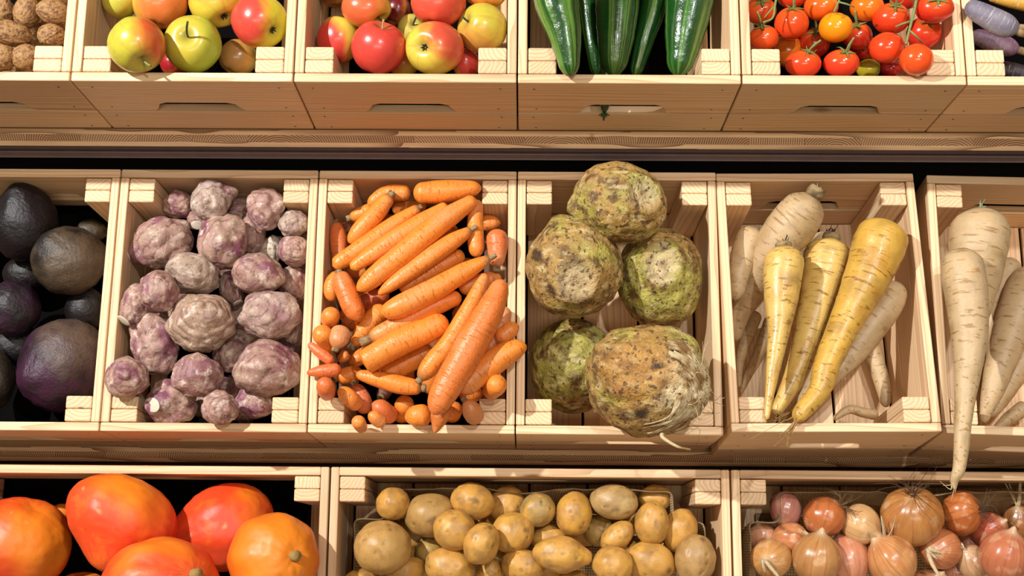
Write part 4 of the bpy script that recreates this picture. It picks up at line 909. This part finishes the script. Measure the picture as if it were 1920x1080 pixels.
# --- parsnips
z = Z(1320, 310, 1.896); YW = dict(c='D9B664', c2='BE9040', wet=1)
for q in [
    z.path('short pale parsnip end low behind the yellow ones', [(425, 240, 32), (400, 330, 30)], 5), z.path('thin parsnip standing by the right batten', [(590, 600, 24), (605, 680, 32), (635, 780, 28), (648, 860, 16)], 3.2),
    z.path('thin curved parsnip tip lying on the crate floor at the front', [(620, 888, 20), (570, 880, 18), (520, 868, 16), (480, 888, 12), (462, 905, 8)], 3), z.path('slim parsnip tip left of the first yellow parsnip', [(240, 540, 24), (200, 660, 22), (155, 750, 15), (130, 812, 7)], 3.5),
    z.path('thin parsnip tip beside the left crate wall', [(185, 520, 28), (150, 620, 22), (128, 700, 15), (125, 790, 7)], 4), z.path('pale parsnip with dark crown against the left wall', [(175, 222, 42), (150, 290, 48), (125, 380, 40), (108, 480, 28)], 6),
    z.path('brownish parsnip tip in the shade between the yellow ones', [(420, 700, 26), (360, 820, 22), (290, 905, 10)], 4), z.path('pale parsnip crossing behind the biggest yellow one', [(695, 420, 36), (650, 490, 58), (570, 610, 54), (500, 700, 42), (400, 815, 24), (310, 885, 10)], 7),
    z.path('big pale parsnip leaning on the back board', [(390, 105, 52, .06), (345, 170, 80, .045), (270, 270, 82, .02), (190, 400, 60, -.015), (135, 510, 40, -.04), (112, 625, 16, -.055)], 8, a=.010, tol=.6), z.path('leftmost bright yellow parsnip', [(283, 287, 48), (283, 345, 71), (275, 460, 62), (265, 590, 40), (243, 740, 24), (222, 905, 10)], 12, a=.003, **YW),
    z.path('middle bright yellow parsnip with black crown', [(452, 262, 52), (440, 325, 84), (410, 460, 68), (365, 620, 50), (325, 745, 40), (250, 888, 20)], 12.5, a=.005, **YW),
    z.path('biggest yellow parsnip with rooty tip over the crate edge', [(655, 200, 54), (632, 260, 94), (580, 400, 82), (500, 565, 58), (440, 700, 47), (410, 800, 38), (345, 880, 30), (325, 912, 20)], 14.5, c='D4A848', c2='B88430', wet=1)]:
    o, P, R, C = long_root(C5, q, 'parsnip', 'parsnip', 'parsnips in the open floored crate', M['parsnipwet'] if q[3].get('wet') else M['parsnip'], parsnip_col, q[2], 24, 60, tol=.84)
    if 'black crown' in q[0]: root_hairs(o, P, R, C, 14, .02, .0016, '2A2018', 0)
    if 'leftmost' in q[0]: root_hairs(o, P, R, C, 10, .012, .0016, '2E241A', 0)
    if 'big pale' in q[0]: root_hairs(o, P, R, C, 12, .016, .0016, 'B8AC9C', 0)
    if 'biggest' in q[0]: root_hairs(o, P, R, C, 12, .045, .0010, 'A8854C')
z = Z(1600, 310, 1.714)
for q in [
    z.path('stray parsnip tip at the front corner of the crate', [(560, 770, 26), (500, 815, 22), (455, 850, 10)], 4), z.path('parsnip tip behind the long overhanging one', [(400, 640, 34), (402, 720, 26), (410, 800, 14)], 5),
    z.path('shaded parsnip far at the back', [(510, 300, 36), (480, 400, 44), (445, 520, 36), (415, 640, 20)], 7), z.path('parsnip tips bundled at the crate front', [(575, 560, 46), (530, 650, 40), (480, 740, 30), (440, 810, 14)], 8),
    z.path('long pale parsnip beside the overhanging one', [(575, 330, 50), (545, 430, 66), (495, 570, 56), (455, 700, 40), (430, 780, 24), (418, 830, 10)], 9), z.path('broad pale parsnip leaning at the back', [(410, 140, 62), (408, 210, 92), (395, 330, 84), (385, 450, 58), (378, 560, 34)], 10),
    z.path('long pale parsnip hanging far over the crate edge', [(350, 268, 46), (352, 335, 70), (368, 470, 64), (372, 600, 50), (362, 720, 36), (352, 830, 27, .004), (348, 900, 24, .004), (340, 975, 20, 0), (325, 1010, 15, -.002), (326, 1046, 4, -.004)], 16)]:
    o, P, R, C = long_root(C6, q, 'parsnip', 'parsnip', 'pale parsnips at the shelf end', M['parsnip'], parsnip_col, q[2], 24, 60, tol=.84)
    if 'broad pale' in q[0]: root_hairs(o, P, R, C, 6, .012, .0016, '8A9470', 0)
    if 'hanging' in q[0]: root_hairs(o, P, R, C, 5, .022, .0014, 'C4AC80', -2)

# --- pumpkins
z = Z(0, 790, 3)
for q in [
    z.blob('small dark pumpkin end in the shade at the back', 345, 530, 75, 65, 0, 6, c='8A2A14', nostem=1), z.blob('pumpkin showing only a sliver at the bottom edge', 455, 960, 150, 110, 0, 8, nostem=1), z.blob('smooth pumpkin narrowing to its lower end', 690, 545, 318, 232, 25, 13, od=(.35, -.75), ol=.35, oh=1.2, feat=(-.35, .9), nostem=1, neck=.35),
    z.blob('red pumpkin with yellow stem pointing to its neighbour', 1285, 595, 268, 245, -10, 11.5, c='E2481E', od=(.6, -.6), ol=.6, oh=1.4, fp=(985, 640)), z.blob('big round pumpkin with orange flank cut off at the side', 95, 690, 295, 265, 0, 13, od=(.6, -.1), ol=.2, oh=1.0, nostem=1, feat=(-.3, .8, True)),
    z.blob('orange pumpkin with a round stem scar facing outwards', 1540, 780, 255, 265, 0, 15, c='EA6A1C', od=(.2, -.2), ol=-.3, oh=.9, fp=(1656, 762), neck=.0, dip=.08, scar=1),
    z.blob('warty pumpkin in the middle at the bottom edge', 900, 905, 325, 245, 0, 16, c='E24A1C', od=(-.3, -.8), ol=.5, oh=1.3, fp=(1080, 875), neck=.02, scar=1)]:
    body(CB[0], 'pumpkin', q, 'pumpkin', 'pumpkin', 'orange pumpkins', M['pumpkin'], fn=pumpkin_fn, res=(96, 64), extra=pumpkin_extra, tol=.9)

# --- potatoes
z = Z(600, 820, 2.4)
for q in [
    z.blob('potato deep under the dull brown and the shouldered potato', 420, 440, 100, 85, 0, 5), z.blob('potato deep under the eyed potato below the back board', 780, 370, 100, 85, 0, 5), z.blob('potato deep between the golden upright and the two toned one', 1190, 400, 100, 85, 0, 5), z.blob('potato deep under the golden potato with a hollow eye', 800, 520, 100, 85, 0, 5),
    z.blob('potato deep under the long pear shaped golden one', 1020, 590, 100, 85, 0, 5), z.blob('potato deep beneath the leaning egg shaped one', 1350, 520, 100, 85, 0, 5), z.blob('potato deep between the star scar and the wall potato', 1560, 500, 95, 85, 0, 5), z.blob('potato deep beside the biggest round one', 430, 580, 95, 80, 0, 5),
    z.blob('potato scrap between the crossed and the small pale ones', 1405, 385, 45, 48, 0, 10), z.blob('dark potato low between the two lower potatoes', 795, 545, 48, 48, 0, 9, c='9A7838'), z.blob('shaded potato left of the mottled right one', 1580, 560, 42, 55, 0, 9),
    z.blob('potato behind the round one under the back board', 845, 305, 85, 85, 0, 10), z.blob('dull potato tucked below the brown one', 495, 515, 66, 72, 0, 10, c='B0904E'), z.blob('dull potato behind the leaning egg shaped one', 1255, 420, 72, 72, 0, 10, c='B0904E'),
    z.blob('yellow potato end under the back right batten', 1508, 275, 78, 62, 0, 11), z.blob('small potato peeping at the bottom edge under the long one', 1140, 655, 75, 60, 0, 11), z.blob('potato at the lower edge of the burlap', 190, 640, 80, 50, 0, 12),
    z.blob('small yellow potato at the bottom between two large', 768, 605, 62, 56, 0, 12), z.blob('potato behind the pear shaped long one', 1035, 455, 84, 60, 0, 12, y=.8), z.blob('pale potato cut by the lower edge beside the big round', 385, 605, 92, 68, -15, 13, y=.6),
    z.blob('small round potato in the back left corner', 328, 298, 77, 73, 0, 14, y=.7), z.blob('large dull brown potato right of the corner one', 497, 352, 118, 100, -5, 13, c='B48E50', y=.1, dark=(.1, .25)), z.blob('potato with dark eyes below the back board', 685, 288, 98, 80, 15, 14, dark=(.15, -.05)),
    z.blob('potato with a yellow bald patch', 980, 326, 81, 77, 0, 14, c='A88A50', y=1.0), z.blob('upright golden potato below the back board', 1143, 345, 82, 101, 5, 14, y=.8), z.blob('two toned dirty potato at the back right', 1325, 290, 108, 78, 6, 14, dark=(.1, .45), c='C0A068'),
    z.blob('upright potato right of the bald one, at the wall', 1620, 418, 77, 100, 10, 13, y=.2), z.blob('upright pale potato with a star scar', 1493, 386, 77, 99, 0, 15, y=.4), z.blob('potato with smooth yellow shoulder left of the eyed one', 608, 418, 98, 93, 25, 14, y=.6),
    z.blob('golden potato with a hollow dark eye', 868, 430, 99, 91, -15, 14.5, y=.9, dark=(.65, -.1)), z.blob('leaning egg shaped potato', 1337, 446, 88, 58, -40, 14.5, y=.5), z.blob('pear shaped potato standing on its broad end', 728, 478, 80, 97, 20, 15.5, y=.5, dark=(.4, -.75)),
    z.blob('biggest round potato at the left wall', 282, 495, 131, 121, 10, 14.5, c='C49A58', y=.3), z.blob('smooth potato at the bottom left of centre', 583, 585, 112, 88, 10, 15, y=.4), z.blob('potato with small dents at the bottom centre', 912, 578, 98, 76, 10, 14.5, y=.4),
    z.blob('rough speckled potato at the bottom right wall', 1690, 548, 92, 112, 5, 14.5, c='B8925A', y=.0, dark=(.35, -.75)), z.blob('yellow potato with black dirt patches', 1487, 560, 110, 92, 15, 14.5, y=1.0, dark=(.75, .4)), z.blob('plain oval potato at the bottom right of centre', 1318, 575, 93, 86, 20, 15, y=.3),
    z.blob('long pear shaped golden potato at the front', 1100, 530, 143, 84, 4, 15.5, y=.9, pear=1)]:
    body(CB[1], 'potato', q, 'potato', 'potato', 'potatoes on burlap', M['potato'], fn=potato_fn, res=(56, 40), tol=.84)

# --- onions
z = Z(1340, 820, 3.31)
for q in [
    z.blob('small pinkish onion low behind the middle pair', 945, 720, 80, 80, 0, 7, c='C88668'), z.blob('pinkish onion scrap beside the right big onion', 1590, 655, 85, 70, 0, 8, c='D08C74'),
    z.blob('onion in the back corner beside the batten', 290, 612, 90, 85, 0, 10, c='D2A080', feat=(-.2, -.8)), z.blob('pink onion behind the corner one with ragged peel', 440, 450, 95, 115, 0, 10, c='CE9080', c2='B86A50', tail=(.2, .9, .03), feat=(-.1, .75)),
    z.blob('reddish onion beside the roots at the right', 1700, 572, 118, 105, 0, 10, c='C4684A', c2='A84A34', feat=(.7, -.5)), z.blob('onion lying dark at the far right back', 1890, 520, 95, 110, 0, 9, c='8A6038', tail=(-.2, -.9, .045), feat=(-.1, -.7)),
    z.blob('pink onion at the bottom edge with curled peel', 1500, 830, 110, 80, 0, 10, c='D2967A', c2='B87A5C', feat=(-.1, -.8), tail=(-.6, .3, .025)), z.blob('pale onion sliver at the bottom between two onions', 1340, 875, 105, 62, 0, 11, c='D2A070', feat=(.6, -.6)),
    z.blob('glossy onion behind the brown front onion', 470, 625, 108, 100, 0, 12, c='CC8A5A'), z.blob('brownish pale onion with a papery neck', 1605, 775, 95, 105, 0, 11.5, c='C8A078', c2='B08660', feat=(-.5, -.6), tail=(-.1, .8, .02)),
    z.blob('pink glossy onion tucked behind the striped front one', 820, 765, 140, 160, 0, 12, c='D08E6C', c2='BC7050', feat=(-.3, -.9, True)), z.blob('orange onion with root tuft at its right end', 1530, 470, 122, 142, 0, 12.5, c='BE7038', c2='A25426', feat=(-.85, .2, True), rt=1),
    z.blob('pale yellowish onion with neck pointing right', 905, 540, 120, 126, 0, 13, c='D8AE78', c2='C8905A', feat=(.85, .45), tail=(.2, -.9, .03)), z.blob('coppery onion with torn peel and root tuft', 680, 492, 132, 124, 0, 13, c='BC6C3A', c2='A4522E', feat=(-.15, .82), tail=(-.9, -.4, .03)),
    z.blob('onion with peeling brown neck below the biggest one', 1400, 692, 132, 127, 0, 13, c='C47C50', c2='AE6640', feat=(-.35, .1), tail=(.8, .75, .035)), z.blob('onion with straight neck curling at its front', 350, 752, 129, 119, 0, 14, c='CE9A5C', c2='B87C42', feat=(-.2, .1), neck=.2, tail=(.5, .9, .028)),
    z.blob('biggest onion with a tuft of dark roots on top', 1225, 490, 192, 186, 0, 14, c='C48A4C', c2='AE6E38', feat=(.0, .6, True), rt=2, neck=.15), z.blob('large reddish onion at the right edge', 1800, 735, 158, 158, 0, 14, c='C87C58', c2='B86846', feat=(.28, -.88)),
    z.blob('glossy onion with dry neck leaning to the left', 1102, 765, 150, 158, 0, 14.5, c='D49A62', c2='C47C48', feat=(-.65, -.72), tail=(-.1, -.9, .034)), z.blob('striped brown onion standing at the front', 632, 752, 155, 155, 0, 15, c='BE8A54', c2='A2703E', feat=(.18, -.93))]:
    op = q[7]
    o = body(CB[2], 'onion', q, 'onion', 'onion', 'onions on burlap', M['onion'], fn=onion_fn, res=(72, 48), tol=.84, extra=onion_extra)
    if op.get('rt'):
        C = np.array(o.location); sc = (C-EYE)@CF/F_PX; b = Blob(C, q[3]*sc, q[4]*sc, (q[3]+q[4])/2*sc, 0, (0, 0))
        wisps('roots', o, b, b.dirv(.9, -.1) if op['rt'] == 1 else b.dirv(0, -.72), .99, 30, .022 if op['rt'] == 1 else .030, .0006, '5E4630', M['husk'], rs(), 1.2, .7)
    if 'coppery' in q[0]:
        C = np.array(o.location); sc = (C-EYE)@CF/F_PX; b = Blob(C, q[3]*sc, q[4]*sc, (q[3]+q[4])/2*sc, 0, (0, 0))
        wisps('roots', o, b, b.dirv(.75, -.6), .99, 24, .022, .0006, '7A5E3C', M['husk'], rs(), 1.2, .7)

# --- burlap liners in the two right-hand bottom crates
def liner(cr, label):
    u0, u1, v0, v1 = WT+.006, cr.W-WT-.006, FT+.004, L-FT-.006
    path = [(u0, v0), (u0, v1), (u1, v1), (u1, v0)]; pts = []
    bt = .052
    path = [(u0+.001, v0+bt), (u0+.001, v1-bt), (u0+bt, v1-bt-.001), (u0+bt, v1-.001), (u1-bt, v1-.001), (u1-bt, v1-bt-.001), (u1-.001, v1-bt), (u1-.001, v0+bt)]
    S = [0]
    for a, b in zip(path, path[1:]):
        n_ = max(2, int(math.dist(a, b)/.008))
        for i in range(n_): pts.append((a[0]+(b[0]-a[0])*i/n_, a[1]+(b[1]-a[1])*i/n_))
    pts.append(path[-1]); pts = np.array(pts)
    for _ in range(2): pts[1:-1] = .5*pts[1:-1]+.25*(pts[:-2]+pts[2:])
    cen = np.array([cr.W/2, L/2]); s = np.concatenate([[0], np.cumsum(np.linalg.norm(np.diff(pts, axis=0), axis=1))])
    rows = 22; V, TC = [], []
    for j in range(rows):
        t = j/(rows-1)
        for i, p in enumerate(pts):
            x = np.array([[s[i]*14, t*2.2, cr.W]]); inn = .012+.010*fbm(x, 1, 3, 3)[0]+.028*max(0, t-.0)**2*.4
            top = -.046+.022*fbm(x*np.array([[1, 0, 1]]), .8, 2, 9)[0]; w = top+(-H+.019-top)*t
            q = p+unit(cen-p)*inn; V.append(cr.w(q[0], q[1], w)); TC.append((s[i], t*.15, 0))
    n_ = len(pts); q = [(j*n_+i, j*n_+i+1, (j+1)*n_+i+1, (j+1)*n_+i) for j in range(rows-1) for i in range(n_-1)]
    b0 = len(V); k1, k2 = 60, 40
    for j in range(k2):
        for i in range(k1):
            u, v = u0+.045+(u1-u0-.09)*i/(k1-1), v0+.02+(v1-v0-.06)*j/(k2-1); V.append(cr.w(u, v, -H+.020+.006*fbm(np.array([[u*20, v*20, 1]]), 1, 2, 4)[0])); TC.append((u, v, 0))
    q += [(b0+j*k1+i, b0+j*k1+i+1, b0+(j+1)*k1+i+1, b0+(j+1)*k1+i) for j in range(k2-1) for i in range(k1-1)]
    V = np.array(V); C = V.mean(0)
    o = link('burlap_liner', mesh_from('burlap_liner', V-C, q, None, {'tc': np.array(TC)}), M['burlap'], None, Vector(C))
    md = o.modifiers.new('thick', 'SOLIDIFY'); md.thickness = .0015; tag(o, label, 'burlap', 'burlap crate liners')
liner(CB[1], 'woven burlap cloth lining the potato crate'); liner(CB[2], 'woven burlap cloth lining the onion crate')

def tray(cr, label, front=True):                         # thin open black tray, added to darken crate floor and handle slot like shade
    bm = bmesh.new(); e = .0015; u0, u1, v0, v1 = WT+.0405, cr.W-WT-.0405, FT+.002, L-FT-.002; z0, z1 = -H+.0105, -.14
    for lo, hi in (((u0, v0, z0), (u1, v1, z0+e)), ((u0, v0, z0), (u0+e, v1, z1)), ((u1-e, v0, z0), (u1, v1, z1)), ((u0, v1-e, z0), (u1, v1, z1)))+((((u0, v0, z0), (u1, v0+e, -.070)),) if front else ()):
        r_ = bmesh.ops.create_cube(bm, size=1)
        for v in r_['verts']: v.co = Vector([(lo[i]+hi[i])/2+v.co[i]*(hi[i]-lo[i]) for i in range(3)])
    o = link('shade_tray', bm_mesh(bm, 'shade_tray', [M['tray']]), None, None); o.matrix_world = cr.e.matrix_world.copy()
    tag(o, label, 'liner', 'black trays added for shade')
tray(CT[1], 'added black shade tray under the apples beside the walnuts'); tray(CT[2], 'added black shade tray under the apples beside the cucumbers')
tray(CT[0], 'added black shade tray under the walnuts'); tray(CM[1], 'added black shade tray under the purple knobbly tubers'); tray(CM[2], 'added black shade tray under the carrots')
tray(CB[0], 'added black shade tray under the pumpkins'); tray(CT[3], 'added black shade tray under the cucumbers', False); tray(CT[4], 'added black shade tray under the tomatoes'); tray(CM[0], 'added black shade tray under the beetroots'); tray(CT[5], 'added black shade tray under the purple carrots')

# ------------------------------------------------------------------ light: track spots, an added front fill and soft ambient light
def spot(name, loc, aim, power, size, ang_=70, blend=.6, col=(1, .97, .93)):
    d = bpy.data.lights.new(name, 'SPOT'); d.energy = power; d.shadow_soft_size = size; d.spot_size = math.radians(ang_); d.spot_blend = blend; d.color = col
    o = bpy.data.objects.new(name, d); COL.objects.link(o); o.location = (loc[0], loc[1], loc[2]+ZO)
    v = Vector((aim[0]-loc[0], aim[1]-loc[1], aim[2]-loc[2])); o.rotation_euler = v.to_track_quat('-Z', 'Y').to_euler(); return o
spot('track_spot', (-1.75, .42, 1.25), (-.1, 1.75, -.80), 470, .03, 60, col=(1, .98, .965))
spot('track_spot', (.50, -.30, 1.15), (.15, 1.75, -.80), 85, .03, col=(1, .98, .965))
spot('track_spot', (.95, .40, 1.25), (.75, 1.75, -.95), 110, .03, 40, col=(1, .98, .965))
d = bpy.data.lights.new('front_fill_lamp', 'AREA'); d.shape = 'RECTANGLE'; d.size, d.size_y = 2.4, .5; d.energy = 45; d.color = (1, .86, .70)  # added fill behind the camera, brightens shelf edges and crate fronts
o = bpy.data.objects.new('front_fill_lamp', d); COL.objects.link(o); o.location = (0, -2.6, ZO+.95); o.rotation_euler = (math.radians(55), 0, 0)
w = bpy.data.worlds.new('world'); SC.world = w; w.use_nodes = True
w.node_tree.nodes['Background'].inputs[0].default_value = (1, .74, .50, 1); w.node_tree.nodes['Background'].inputs[1].default_value = .24
vs = SC.view_settings; vs.view_transform = 'Standard'; vs.look = 'None'; vs.gamma = 1; vs.exposure = -.08; vs.use_curve_mapping = False
SC.cycles.max_bounces = 6; SC.cycles.use_denoising = True
bpy.context.view_layer.update()
